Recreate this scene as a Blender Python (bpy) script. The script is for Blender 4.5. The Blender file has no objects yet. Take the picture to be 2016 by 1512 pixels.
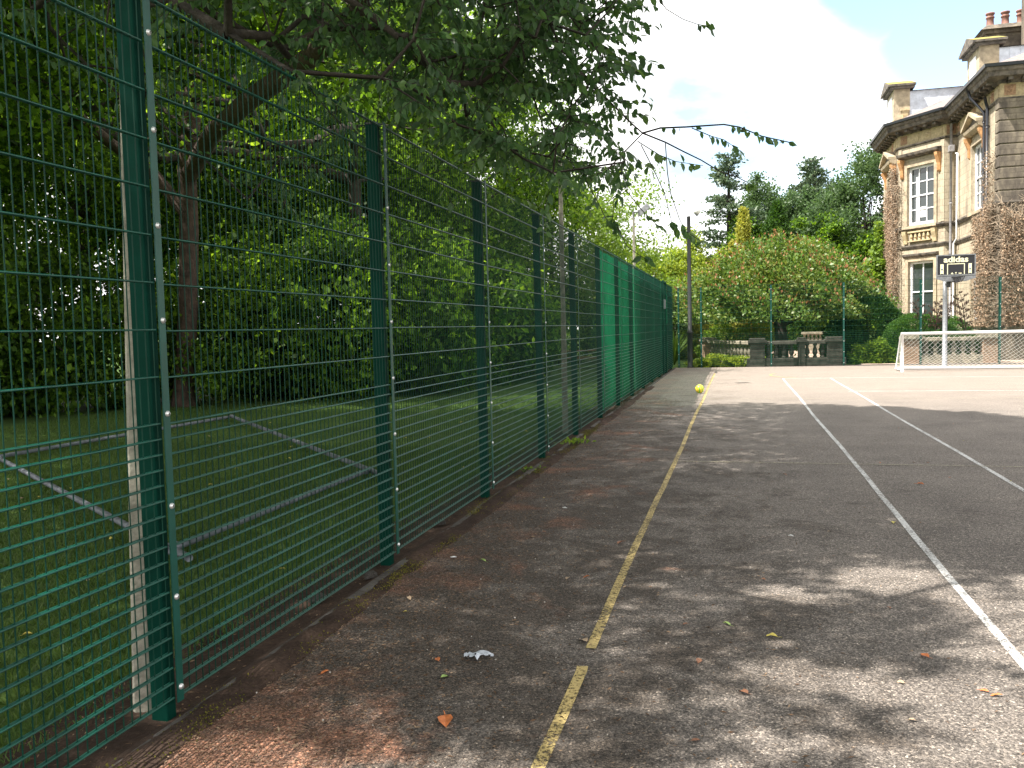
import bpy, math, random
import numpy as np
from mathutils import Vector, Matrix
R = math.radians
rng = np.random.default_rng(7); random.seed(7)
sc = bpy.context.scene
col = sc.collection

# ------------------------------------------------------------------ camera
F = 1704.46; YAW = R(14.627); PITCH = R(3.618); ROLL = R(-1.405); EYE = 1.646
_cy, _sy = math.cos(YAW), math.sin(YAW)
_fw = np.array([-_sy*math.cos(PITCH), _cy*math.cos(PITCH), -math.sin(PITCH)])
_r = np.array([_cy, _sy, 0.]); _u = np.cross(_r, _fw)
_rr = _r*math.cos(ROLL)+_u*math.sin(ROLL); _uu = -_r*math.sin(ROLL)+_u*math.cos(ROLL)
def ray(x, y): return _fw*F+_rr*(x-1008)-_uu*(y-756)
def atz(x, y, z=0.):
    d = ray(x, y); t = (z-EYE)/d[2]; q = d*t; return np.array([q[0], q[1], z])
def aty(x, y, Y):
    d = ray(x, y); q = d*Y/d[1]; return np.array([q[0], Y, q[2]+EYE])
def pr(P):
    w = np.asarray(P, float)-np.array([0, 0, EYE]); d = w@_fw
    d = np.where(d < .05, 1e-3, d)
    return 1008+F*(w@_rr)/d, 756-F*(w@_uu)/d, w@_fw
cam = bpy.data.cameras.new('camera'); co = bpy.data.objects.new('camera', cam); col.objects.link(co)
cam.sensor_width = 36; cam.sensor_fit = 'HORIZONTAL'; cam.lens = F/2016*36
cam.clip_start = .05; cam.clip_end = 2000
M4 = Matrix(((_rr[0], _uu[0], -_fw[0], 0), (_rr[1], _uu[1], -_fw[1], 0), (_rr[2], _uu[2], -_fw[2], EYE), (0, 0, 0, 1)))
co.matrix_world = M4
sc.camera = co
# ------------------------------------------------------------------ sun, sky, exposure
SUNV = np.array([-.535, -.28, 1.]); SUNV /= np.linalg.norm(SUNV)
sl = bpy.data.lights.new('sun', 'SUN'); sl.energy = 4.6; sl.angle = R(.55); sl.color = (1, .94, .85)
so = bpy.data.objects.new('sun', sl); col.objects.link(so)
so.rotation_euler = Vector(SUNV).to_track_quat('Z', 'Y').to_euler()
so.location = (-20, -10, 40)
sc.view_settings.view_transform = 'Standard'; sc.view_settings.look = 'None'
sc.view_settings.exposure = 1.52; sc.view_settings.gamma = 1
SUN_EL = math.asin(SUNV[2]); SUN_AZ = math.atan2(SUNV[0], SUNV[1])

def nd(nt, t, **k):
    n = nt.nodes.new(t)
    for a, v in k.items():
        if a.startswith('i_'):
            n.inputs[a[2:].replace('_', ' ')].default_value = v
        else: setattr(n, a, v)
    return n
w = bpy.data.worlds.new('World'); sc.world = w; w.use_nodes = True
nt = w.node_tree; nt.nodes.clear(); L = nt.links.new
out = nd(nt, 'ShaderNodeOutputWorld')
sky = nd(nt, 'ShaderNodeTexSky', sky_type='NISHITA', sun_disc=False, sun_elevation=SUN_EL, sun_rotation=SUN_AZ)
sky.air_density = 1.0; sky.dust_density = .6; sky.ozone_density = 1.2
bg1 = nd(nt, 'ShaderNodeBackground'); bg1.inputs[1].default_value = .15; L(sky.outputs[0], bg1.inputs[0])
bg2 = nd(nt, 'ShaderNodeBackground'); bg2.inputs[0].default_value = (1, .985, .97, 1); bg2.inputs[1].default_value = .68
tc = nd(nt, 'ShaderNodeTexCoord')
mp = nd(nt, 'ShaderNodeMapping'); mp.inputs['Scale'].default_value = (1, 1, 2.2); L(tc.outputs['Generated'], mp.inputs[0])
nz = nd(nt, 'ShaderNodeTexNoise'); nz.inputs['Scale'].default_value = 2.6; nz.inputs['Detail'].default_value = 7; nz.inputs['Roughness'].default_value = .52
L(mp.outputs[0], nz.inputs['Vector'])
# clear holes in the cloud: one high to the right of the house, one faint grey-blue hollow low over the trees
def hole(d, r0, r1, amt):
    d = np.array(d)/np.linalg.norm(d)
    dp = nd(nt, 'ShaderNodeVectorMath', operation='DOT_PRODUCT'); L(tc.outputs['Generated'], dp.inputs[0]); dp.inputs[1].default_value = tuple(d)
    mr = nd(nt, 'ShaderNodeMapRange'); L(dp.outputs['Value'], mr.inputs[0])
    mr.inputs[1].default_value = math.cos(R(r1)); mr.inputs[2].default_value = math.cos(R(r0)); mr.inputs[3].default_value = 0; mr.inputs[4].default_value = amt
    return mr.outputs[0]
h1 = hole(ray(1950, -60), 1, 9, .62); h2 = hole(ray(1420, 225), .5, 5.5, .20); h3 = hole(ray(1620, 350), .5, 5, .19); h4 = hole(ray(1640, -30), .2, 4.2, .3)
def add(a, b):
    m = nd(nt, 'ShaderNodeMath', operation='ADD'); L(a, m.inputs[0]); L(b, m.inputs[1]); return m.outputs[0]
hs = add(add(h1, h2), add(h3, h4))
sb = nd(nt, 'ShaderNodeMath', operation='SUBTRACT'); L(nz.outputs[0], sb.inputs[0]); L(hs, sb.inputs[1])
cm = nd(nt, 'ShaderNodeMapRange'); L(sb.outputs[0], cm.inputs[0]); cm.inputs[1].default_value = .17; cm.inputs[2].default_value = .40
cm.interpolation_type = 'SMOOTHSTEP'
g1 = hole(ray(1400, 215), .3, 6.5, 1.); g2 = hole(ray(1560, 345), .3, 5.5, .8); g3 = hole(ray(1330, 300), .3, 4.5, .7)
nz2 = nd(nt, 'ShaderNodeTexNoise'); nz2.inputs['Scale'].default_value = 7; nz2.inputs['Detail'].default_value = 6; L(mp.outputs[0], nz2.inputs['Vector'])
gm = nd(nt, 'ShaderNodeMath', operation='MULTIPLY'); L(add(g1, add(g2, g3)), gm.inputs[0])
gr = nd(nt, 'ShaderNodeMapRange'); L(nz2.outputs[0], gr.inputs[0]); gr.inputs[1].default_value = .38; gr.inputs[2].default_value = .62; L(gr.outputs[0], gm.inputs[1])
gc = nd(nt, 'ShaderNodeMix', data_type='RGBA'); gm.use_clamp = True; L(gm.outputs[0], gc.inputs[0]); gc.inputs[6].default_value = (1, .985, .97, 1); gc.inputs[7].default_value = (.42, .52, .58, 1); L(gc.outputs[2], bg2.inputs[0])
mx = nd(nt, 'ShaderNodeMixShader'); L(cm.outputs[0], mx.inputs[0]); L(bg1.outputs[0], mx.inputs[1]); L(bg2.outputs[0], mx.inputs[2]); L(mx.outputs[0], out.inputs[0])

# ------------------------------------------------------------------ helpers
class MB:
    def __init__(s): s.v = []; s.f = []
    def add(s, vs, fs):
        n = len(s.v); s.v += [tuple(map(float, p)) for p in vs]; s.f += [tuple(i+n for i in f) for f in fs]; return s
    def box(s, c, d, rz=0, tilt=None):
        hx, hy, hz = d[0]/2, d[1]/2, d[2]/2; vs = []
        ca, sa = math.cos(rz), math.sin(rz)
        for sx in (-1, 1):
            for sy in (-1, 1):
                for sz in (-1, 1):
                    x, y, z = sx*hx, sy*hy, sz*hz
                    vs.append((c[0]+x*ca-y*sa, c[1]+x*sa+y*ca, c[2]+z))
        return s.add(vs, [(0, 1, 3, 2), (4, 6, 7, 5), (0, 4, 5, 1), (2, 3, 7, 6), (0, 2, 6, 4), (1, 5, 7, 3)])
    def b2(s, x0, x1, y0, y1, z0, z1): return s.box(((x0+x1)/2, (y0+y1)/2, (z0+z1)/2), (x1-x0, y1-y0, z1-z0))
    def tube(s, pts, rad, n=6, cap=True):
        pts = [np.array(p, float) for p in pts]
        if not hasattr(rad, '__len__'): rad = [rad]*len(pts)
        rings = []; N = len(pts); up = None
        for i, p in enumerate(pts):
            t = pts[min(i+1, N-1)]-pts[max(i-1, 0)]; t = t/(np.linalg.norm(t)+1e-9)
            if up is None:
                up = np.array([0, 0, 1.]) if abs(t[2]) < .9 else np.array([1., 0, 0])
            a = np.cross(t, up); a /= np.linalg.norm(a)+1e-9; b = np.cross(t, a); up = np.cross(a, t); up = -b
            rings.append([p+rad[i]*(a*math.cos(2*math.pi*k/n)+b*math.sin(2*math.pi*k/n)) for k in range(n)])
        vs = [q for r_ in rings for q in r_]; fs = []
        for i in range(N-1):
            for k in range(n):
                fs.append((i*n+k, i*n+(k+1) % n, (i+1)*n+(k+1) % n, (i+1)*n+k))
        if cap: fs += [tuple(range(n)), tuple(reversed(range((N-1)*n, N*n)))]
        return s.add(vs, fs)
    def lathe(s, c, prof, n=12):
        vs = []; fs = []
        for (r_, z) in prof:
            for k in range(n):
                a = 2*math.pi*k/n; vs.append((c[0]+r_*math.cos(a), c[1]+r_*math.sin(a), c[2]+z))
        for i in range(len(prof)-1):
            for k in range(n): fs.append((i*n+k, i*n+(k+1) % n, (i+1)*n+(k+1) % n, (i+1)*n+k))
        fs += [tuple(reversed(range(n))), tuple(range((len(prof)-1)*n, len(prof)*n))]
        return s.add(vs, fs)
    def build(s, name, mat, parent=None, smooth=False, bevel=0):
        me = bpy.data.meshes.new(name); me.from_pydata(s.v, [], s.f); me.materials.append(mat)
        if smooth: me.polygons.foreach_set('use_smooth', [True]*len(me.polygons))
        me.update(); return link(name, me, parent, bevel)
def link(name, me, parent=None, bevel=0):
    o = bpy.data.objects.new(name, me); col.objects.link(o)
    if parent is not None: o.parent = parent
    if bevel:
        b = o.modifiers.new('bevel', 'BEVEL'); b.width = bevel; b.segments = 2; b.limit_method = 'ANGLE'
    return o
def np_mesh(name, V, Q, mat, parent=None):
    """V (n,3), Q (m,4)"""
    me = bpy.data.meshes.new(name); V = np.asarray(V, np.float32); Q = np.asarray(Q, np.int32)
    me.vertices.add(len(V)); me.vertices.foreach_set('co', V.ravel())
    k = Q.shape[1]
    me.loops.add(Q.size); me.loops.foreach_set('vertex_index', Q.ravel())
    me.polygons.add(len(Q)); me.polygons.foreach_set('loop_start', np.arange(0, Q.size, k, dtype=np.int32))
    me.update(calc_edges=True); me.materials.append(mat)
    return link(name, me, parent)
def tag(o, label=None, cat=None, group=None, kind=None):
    if label: o['label'] = label
    if cat: o['category'] = cat
    if group: o['group'] = group
    if kind: o['kind'] = kind
    return o
def empty(name, loc, label, cat, group=None, rz=0):
    o = bpy.data.objects.new(name, None); col.objects.link(o); o.location = tuple(map(float, loc)); o.rotation_euler = (0, 0, rz)
    o.empty_display_size = .2
    return tag(o, label, cat, group)
def kids(o): return [c for c in list(o.children)]
def copy_tree(o, parent=None):
    c = o.copy(); col.objects.link(c); c.parent = parent
    for ch in kids(o): copy_tree(ch, c)
    return c

def mat(name, c, rough=.6, metal=0, spec=.5, var=0, vscale=8, bump=0, bscale=60, c2=None, coat=0):
    m = bpy.data.materials.new(name); m.use_nodes = True; n = m.node_tree; b = n.nodes['Principled BSDF']
    b.inputs['Roughness'].default_value = rough; b.inputs['Metallic'].default_value = metal; b.inputs['Specular IOR Level'].default_value = spec
    b.inputs['Base Color'].default_value = (*c, 1); b.inputs['Coat Weight'].default_value = coat
    if var or bump or c2:
        t = nd(n, 'ShaderNodeTexCoord')
    if var or c2:
        z = nd(n, 'ShaderNodeTexNoise'); z.inputs['Scale'].default_value = vscale; z.inputs['Detail'].default_value = 6; z.inputs['Roughness'].default_value = .65
        n.links.new(t.outputs['Object'], z.inputs['Vector'])
        cr = nd(n, 'ShaderNodeValToRGB'); cr.color_ramp.elements[0].position = .35; cr.color_ramp.elements[1].position = .68
        d = c2 or tuple(x*(1-var) for x in c)
        cr.color_ramp.elements[0].color = (*d, 1); cr.color_ramp.elements[1].color = (*[min(1, x*(1+var*.5)) for x in c], 1)
        n.links.new(z.outputs[0], cr.inputs[0]); n.links.new(cr.outputs[0], b.inputs['Base Color'])
    if bump:
        z2 = nd(n, 'ShaderNodeTexNoise'); z2.inputs['Scale'].default_value = bscale; z2.inputs['Detail'].default_value = 5
        n.links.new(t.outputs['Object'], z2.inputs['Vector'])
        bp = nd(n, 'ShaderNodeBump'); bp.inputs['Strength'].default_value = bump; bp.inputs['Distance'].default_value = .02
        n.links.new(z2.outputs[0], bp.inputs['Height']); n.links.new(bp.outputs[0], b.inputs['Normal'])
    return m
def leaf_mat(name, cols, trans=.35, rough=.5, spec=.3, lowscale=.5):
    """colour differs leaf by leaf (random per island) and slowly through the crown"""
    m = bpy.data.materials.new(name); m.use_nodes = True; n = m.node_tree; b = n.nodes['Principled BSDF']; o = n.nodes['Material Output']
    g = nd(n, 'ShaderNodeNewGeometry'); t = nd(n, 'ShaderNodeTexCoord')
    z = nd(n, 'ShaderNodeTexNoise'); z.inputs['Scale'].default_value = lowscale; z.inputs['Detail'].default_value = 2
    n.links.new(t.outputs['Object'], z.inputs['Vector'])
    m1 = nd(n, 'ShaderNodeMath', operation='MULTIPLY_ADD'); n.links.new(g.outputs['Random Per Island'], m1.inputs[0]); m1.inputs[1].default_value = .6; m1.inputs[2].default_value = -.1
    m2 = nd(n, 'ShaderNodeMath', operation='MULTIPLY_ADD'); n.links.new(z.outputs[0], m2.inputs[0]); m2.inputs[1].default_value = .7; n.links.new(m1.outputs[0], m2.inputs[2])
    cr = nd(n, 'ShaderNodeValToRGB'); e = cr.color_ramp.elements
    while len(e) < len(cols): e.new(.5)
    for i, c in enumerate(cols):
        e[i].position = .1+.8*i/(len(cols)-1); e[i].color = (*c, 1)
    n.links.new(m2.outputs[0], cr.inputs[0]); n.links.new(cr.outputs[0], b.inputs['Base Color'])
    b.inputs['Roughness'].default_value = rough; b.inputs['Specular IOR Level'].default_value = spec
    tr = nd(n, 'ShaderNodeBsdfTranslucent')
    hs_ = nd(n, 'ShaderNodeHueSaturation'); hs_.inputs['Value'].default_value = 2.1; hs_.inputs['Hue'].default_value = .485; hs_.inputs['Saturation'].default_value = 1.1
    n.links.new(cr.outputs[0], hs_.inputs['Color']); n.links.new(hs_.outputs[0], tr.inputs[0])
    mix = nd(n, 'ShaderNodeMixShader'); mix.inputs[0].default_value = trans
    n.links.new(b.outputs[0], mix.inputs[1]); n.links.new(tr.outputs[0], mix.inputs[2]); n.links.new(mix.outputs[0], o.inputs[0])
    return m

# leaf clouds -------------------------------------------------------------
LEAF6 = np.array([(0, 0, 0), (-.27, .28, .07), (-.26, .62, .06), (0, 1, -.08), (.26, .62, .06), (.27, .28, .07)])
LEAFQ = np.array([(0, 3, 2, 1), (0, 5, 4, 3)])
RHOM = np.array([(0, 0, 0), (-.32, .5, .08), (0, 1, -.05), (.32, .5, .08)]); RHQ = np.array([(0, 3, 2, 1)])
NEED = np.array([(0, 0, 0), (-.09, .5, .0), (0, 1, -.05), (.09, .5, .0)])
def frames(D, roll):
    D = D/np.linalg.norm(D, axis=1, keepdims=True)
    up = np.tile([0, 0, 1.], (len(D), 1)); bad = np.abs(D[:, 2]) > .97; up[bad] = [1, 0, 0]
    X = np.cross(D, up); X /= np.linalg.norm(X, axis=1, keepdims=True); Z = np.cross(X, D)
    c, s = np.cos(roll)[:, None], np.sin(roll)[:, None]
    return X*c+Z*s, D, Z*c-X*s
def leaf_cloud(P, D, size, roll=None, shape=LEAF6, quads=LEAFQ):
    n = len(P)
    if roll is None: roll = rng.uniform(-math.pi, math.pi, n)
    X, Y, Z = frames(D, roll); size = np.broadcast_to(size, (n,))
    S = shape[None]*size[:, None, None]
    V = P[:, None]+S[..., 0:1]*X[:, None]+S[..., 1:2]*Y[:, None]+S[..., 2:3]*Z[:, None]
    Q = quads[None]+(np.arange(n)*len(shape))[:, None, None]
    return V.reshape(-1, 3), Q.reshape(-1, quads.shape[1])
def rdir(n, down=0.):
    d = rng.normal(size=(n, 3)); d /= np.linalg.norm(d, axis=1, keepdims=True); d[:, 2] -= down; return d

# ------------------------------------------------------------------ materials
M = {}
M['fence'] = mat('green_coated_steel', (.002, .042, .027), .5, 0, .2, var=.35, vscale=3)
M['post'] = mat('green_post_paint', (.002, .040, .027), .6, 0, .06, var=.35, vscale=2)
M['wire'] = mat('glossy_green_wire', (.004, .075, .052), .28, 0, .55, var=.3, vscale=4)  # paler, shinier green paints the sky glint on the horizontal wires
M['strip'] = mat('green_clamp_steel', (.006, .070, .052), .4, 0, .4, var=.25, vscale=5)
M['bolt'] = mat('zinc_bolt', (.75, .75, .75), .3, .6)
M['galv'] = mat('galvanised_steel', (.21, .22, .235), .55, .3, var=.35, vscale=20)
M['concrete'] = mat('weathered_concrete', (.34, .32, .26), .9, var=.4, vscale=14, bump=.4)
M['kerb'] = mat('kerb_concrete', (.085, .078, .07), .95, var=.6, vscale=4, bump=.8, bscale=40, c2=(.028, .021, .016))
M['white'] = mat('white_paint', (.8, .8, .8), .4, var=.08)
M['net'] = mat('net_cord', (.65, .66, .62), .8)
M['black'] = mat('black_cast_iron', (.02, .022, .024), .45)
M['bark'] = mat('tree_bark', (.045, .036, .028), .95, var=.55, vscale=9, bump=1, bscale=25)
M['barkr'] = mat('reddish_cherry_bark', (.075, .045, .034), .85, var=.6, vscale=6, bump=1, bscale=18)
M['timber'] = mat('brown_timber', (.26, .14, .08), .8, var=.4, vscale=8)
M['soil'] = None

def ramp(n, pos):
    cr = nd(n, 'ShaderNodeValToRGB'); e = cr.color_ramp.elements
    while len(e) < len(pos): e.new(.5)
    for i, (p, c) in enumerate(pos): e[i].position = p; e[i].color = (*c, 1) if hasattr(c, '__len__') else (c, c, c, 1)
    return cr
def mixc(n, fac, a, b, mode='MIX'):
    m = nd(n, 'ShaderNodeMix', data_type='RGBA', blend_type=mode)
    for s, i in ((fac, 0), (a, 6), (b, 7)):
        if hasattr(s, 'links') or isinstance(s, bpy.types.NodeSocket): n.links.new(s, m.inputs[i])
        elif hasattr(s, '__len__'): m.inputs[i].default_value = (*s, 1)
        else: m.inputs[i].default_value = s
    return m.outputs[2]
def noise(n, vec, sc_, det=4, rough=.55, dist=0):
    z = nd(n, 'ShaderNodeTexNoise'); z.inputs['Scale'].default_value = sc_; z.inputs['Detail'].default_value = det; z.inputs['Roughness'].default_value = rough; z.inputs['Distortion'].default_value = dist
    n.links.new(vec, z.inputs['Vector']); return z.outputs[0]
def rng_map(n, v, a, b, c=0., d=1.):
    m = nd(n, 'ShaderNodeMapRange'); n.links.new(v, m.inputs[0]); m.inputs[1].default_value = a; m.inputs[2].default_value = b; m.inputs[3].default_value = c; m.inputs[4].default_value = d; return m.outputs[0]
def math_(n, op, a, b):
    m = nd(n, 'ShaderNodeMath', operation=op); m.use_clamp = False
    for i, s in ((0, a), (1, b)):
        if isinstance(s, bpy.types.NodeSocket): n.links.new(s, m.inputs[i])
        else: m.inputs[i].default_value = s
    return m.outputs[0]
def court_mat():
    m = bpy.data.materials.new('old_tarmac'); m.use_nodes = True; n = m.node_tree; b = n.nodes['Principled BSDF']
    t = nd(n, 'ShaderNodeTexCoord'); V = t.outputs['Object']
    sx = nd(n, 'ShaderNodeSeparateXYZ'); n.links.new(V, sx.inputs[0]); X, Y = sx.outputs[0], sx.outputs[1]
    base = ramp(n, [(.3, (.135, .12, .11)), (.7, (.225, .20, .18))]); n.links.new(noise(n, V, .9, 8, .7), base.inputs[0])
    c = base.outputs[0]
    # dark moss and dirt, heavy beside the fence, thinning to the right
    dirt = noise(n, V, 1.6, 11, .78, .5)
    side = rng_map(n, X, -2.3, 1.3, .21, -.03)
    near = rng_map(n, Y, 3, 19, 0, -.08)
    dm = rng_map(n, math_(n, 'ADD', dirt, math_(n, 'ADD', side, near)), .50, .64, 0, .78)
    c = mixc(n, dm, c, (.042, .032, .024))
    # brick-red dust from the old surface underneath
    red = noise(n, V, 1.15, 9, .7, .3); rside = rng_map(n, X, -2.4, 0, .11, -.08)
    c = mixc(n, rng_map(n, math_(n, 'ADD', red, rside), .575, .70, 0, .8), c, (.22, .10, .06))
    # worn red patch at the near left corner
    cx = math_(n, 'POWER', math_(n, 'SUBTRACT', X, -1.95), 2.); cyy = math_(n, 'POWER', math_(n, 'SUBTRACT', Y, 2.95), 2.)
    dd = math_(n, 'SQRT', math_(n, 'ADD', cx, cyy), 0)
    dd = math_(n, 'ADD', dd, rng_map(n, noise(n, V, 5, 10, .75), .3, .7, -.5, .5))
    c = mixc(n, rng_map(n, dd, .75, .15, 0, .75), c, (.30, .14, .085))
    c = mixc(n, rng_map(n, Y, 16, 23, 0, .55), c, (.28, .235, .20))  # far court mixed paler and pinker, its sunlit tone put into the colour
    # aggregate: pale chips, dark pits and fibres; over the dirt as well
    vo = nd(n, 'ShaderNodeTexVoronoi'); vo.inputs['Scale'].default_value = 125; n.links.new(V, vo.inputs['Vector'])
    sr = ramp(n, [(0, (.12, .12, .12)), (.42, (.6, .6, .6)), (.72, (1.1, 1.1, 1.1)), (.88, (2.0, 1.95, 1.85)), (1, (3.6, 3.5, 3.3))]); n.links.new(vo.outputs['Color'], sr.inputs[0])
    gf_ = rng_map(n, Y, 5, 22, .9, .35)
    c = mixc(n, gf_, c, sr.outputs[0], 'MULTIPLY')
    fine = ramp(n, [(.36, (.25, .25, .25)), (.5, (1, 1, 1)), (.66, (1.8, 1.75, 1.7))]); n.links.new(noise(n, V, 42, 8, .85), fine.inputs[0]); c = mixc(n, .85, c, fine.outputs[0], 'MULTIPLY')
    fibre = nd(n, 'ShaderNodeTexNoise'); fibre.inputs['Scale'].default_value = 60; fibre.inputs['Detail'].default_value = 4; fibre.inputs['Distortion'].default_value = 3; n.links.new(V, fibre.inputs['Vector'])
    fm = math_(n, 'MULTIPLY', rng_map(n, fibre.outputs[0], .56, .64), rng_map(n, X, -2.3, 1.5, .7, .3))
    c = mixc(n, fm, c, (.25, .205, .165))
    pit = math_(n, 'MULTIPLY', rng_map(n, fibre.outputs[0], .44, .36), rng_map(n, X, -2.3, 2.5, .85, .45))
    c = mixc(n, pit, c, (.016, .013, .011))
    n.links.new(c, b.inputs['Base Color'])
    b.inputs['Roughness'].default_value = .88; b.inputs['Specular IOR Level'].default_value = .3
    bp = nd(n, 'ShaderNodeBump'); bp.inputs['Strength'].default_value = .8; bp.inputs['Distance'].default_value = .008
    hh = math_(n, 'ADD', noise(n, V, 55, 5, .75), math_(n, 'MULTIPLY', vo.outputs['Distance'], -.6))
    n.links.new(hh, bp.inputs['Height']); n.links.new(bp.outputs[0], b.inputs['Normal'])
    return m
M['court'] = court_mat()
def paint_mat(name, c, wear=.5, th=.5):
    """line paint, worn through in flakes so the tarmac shows"""
    m = bpy.data.materials.new(name); m.use_nodes = True; n = m.node_tree; b = n.nodes['Principled BSDF']; o = n.nodes['Material Output']
    t = nd(n, 'ShaderNodeTexCoord'); V = t.outputs['Object']
    z = noise(n, V, 45, 7, .85); z2 = noise(n, V, 1.7, 3)
    f = rng_map(n, math_(n, 'ADD', z, math_(n, 'MULTIPLY', z2, .25)), th, th+.09)
    b.inputs['Roughness'].default_value = .75
    cc = mixc(n, noise(n, V, 9, 4), c, tuple(x*.55 for x in c)); n.links.new(cc, b.inputs['Base Color'])
    tr = nd(n, 'ShaderNodeBsdfTransparent'); mx_ = nd(n, 'ShaderNodeMixShader'); n.links.new(f, mx_.inputs[0]); n.links.new(b.outputs[0], mx_.inputs[1]); n.links.new(tr.outputs[0], mx_.inputs[2]); n.links.new(mx_.outputs[0], o.inputs[0])
    return m
M['yline'] = paint_mat('worn_yellow_paint', (.56, .43, .17), th=.615)
M['wline'] = paint_mat('worn_white_paint', (.68, .68, .67), th=.625)
M['thinline'] = paint_mat('faded_cream_paint', (.36, .33, .22), th=.60)
def ground_mat(name, stops, s1, s2, bump=.5):
    m = bpy.data.materials.new(name); m.use_nodes = True; n = m.node_tree; b = n.nodes['Principled BSDF']
    t = nd(n, 'ShaderNodeTexCoord'); V = t.outputs['Object']
    r1 = ramp(n, stops); n.links.new(noise(n, V, s1, 7, .65), r1.inputs[0])
    r2 = ramp(n, [(.3, (.5, .5, .5)), (.7, (1.4, 1.4, 1.4))]); n.links.new(noise(n, V, s2, 5, .75), r2.inputs[0])
    n.links.new(mixc(n, .85, r1.outputs[0], r2.outputs[0], 'MULTIPLY'), b.inputs['Base Color']); b.inputs['Roughness'].default_value = .95; b.inputs['Specular IOR Level'].default_value = .15
    bp = nd(n, 'ShaderNodeBump'); bp.inputs['Strength'].default_value = bump; bp.inputs['Distance'].default_value = .03; n.links.new(noise(n, V, s2, 5), bp.inputs['Height']); n.links.new(bp.outputs[0], b.inputs['Normal'])
    return m
M['lawn'] = ground_mat('mown_lawn', [(.3, (.035, .06, .015)), (.5, (.05, .095, .02)), (.7, (.085, .13, .03))], .7, 60)
M['soil'] = ground_mat('leafy_soil', [(.3, (.025, .017, .013)), (.55, (.055, .036, .027)), (.75, (.10, .066, .048))], 3, 45)
M['gravel'] = ground_mat('pinkish_gravel', [(.3, (.30, .22, .17)), (.7, (.42, .33, .27))], 2, 40)
M['path'] = ground_mat('dark_tarmac_path', [(.3, (.06, .058, .055)), (.7, (.10, .095, .09))], 2, 50)

# ------------------------------------------------------------------ ground
def sheet(name, x0, x1, y0, y1, z, m, nx=1, ny=1):
    b = MB(); b.add([(x0, y0, z), (x1, y0, z), (x1, y1, z), (x0, y1, z)], [(0, 1, 2, 3)])
    return tag(b.build(name, m), kind='structure')
sheet('lawn', -600, 600, -600, 900, -.05, M['lawn'])
sheet('court', -2.28, 16, -8, 33.98, 0, M['court'])
sheet('earth_strip', -2.95, -2.34, -8, 33.9, -.03, M['soil'])
sheet('gravel_path', 4.6, 24, 34.02, 37.6, -.02, M['gravel'])
sheet('gravel_path', -1, 9, 43, 59, -.02, M['gravel'])
sheet('tarmac_path', 3.2, 24, 34.04, 35.1, -.012, M['path'])
# kerb: concrete edging, slightly uneven lengths
kb = MB(); y = -8
while y < 33.9:
    l = .914; kb.box((-2.315+random.uniform(-.008, .008), y+l/2, -.05+random.uniform(-.01, .012)), (.06, l-.008, .13), random.uniform(-.006, .006)); y += l
tag(kb.build('kerb', M['kerb'], bevel=.008), kind='structure')
# dirt, moss and rotted leaves heaped unevenly over the kerb edge
from mathutils import noise as mnoise
db = MB(); nx_, ny_ = 16, 520
for j in range(ny_+1):
    for i in range(nx_+1):
        X_ = -2.44+.36*i/nx_; Y_ = 1.5+22*j/ny_; e_ = math.sin(math.pi*i/nx_)
        f_ = mnoise.noise(Vector((X_*3, Y_*.9, 0)))+.5*mnoise.noise(Vector((X_*9, Y_*5, 3)))+.3*mnoise.noise(Vector((X_*30, Y_*22, 7)))
        db.v.append((X_, Y_, -.035+.055*e_+.030*f_*e_))
for j in range(ny_):
    for i in range(nx_): a = j*(nx_+1)+i; db.f.append((a, a+1, a+nx_+2, a+nx_+1))
tag(db.build('earth_drift', M['soil'], None, True), kind='structure')
# ------------------------------------------------------------------ court markings
def strip(name, pts, wd, m, z=.004, label=None):
    b = MB(); pts = [np.array(p, float) for p in pts]; N = len(pts)
    for i, p in enumerate(pts):
        t = pts[min(i+1, N-1)]-pts[max(i-1, 0)]; t /= np.linalg.norm(t); s_ = np.array([-t[1], t[0]])*wd/2
        b.v += [(p[0]+s_[0], p[1]+s_[1], z), (p[0]-s_[0], p[1]-s_[1], z)]
        if i: k = 2*i; b.f.append((k-2, k-1, k+1, k))
    return tag(b.build(name, m), kind='structure')
def wob(x, y0, y1, a=.008):
    ys = np.arange(y0, y1, .5); return [(x+a*math.sin(yy*.7)+random.uniform(-.003, .003), yy) for yy in ys]+[(x, y1)]
strip('yellow_line', wob(-.74, 1.5, 4.06), .054, M['yline'])
strip('yellow_line', wob(-.74, 4.3, 29.7), .054, M['yline'])
strip('white_line', wob(1.30, .5, 26.7), .05, M['wline'])
strip('white_line', wob(2.62, .5, 26.7), .05, M['wline'])
strip('cross_line', [(-.71, 10.55), (3, 10.5), (14, 10.35)], .035, M['thinline'], .008)
strip('white_line', [(1.27, 26.62), (14, 26.62)], .06, M['wline'], .008)
strip('white_line', [(2.5, 21.5), (6, 21.5), (14, 21.5)], .07, M['wline'], .008)
strip('cross_line', [(-.71, 19.5), (14, 19.6)], .035, M['thinline'], .008)
strip('yellow_line', [(2.2+1.2*math.cos(a), 28.4+1.6*math.sin(a)) for a in np.linspace(2.6, 4.3, 14)], .06, M['yline'], .008)

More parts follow.
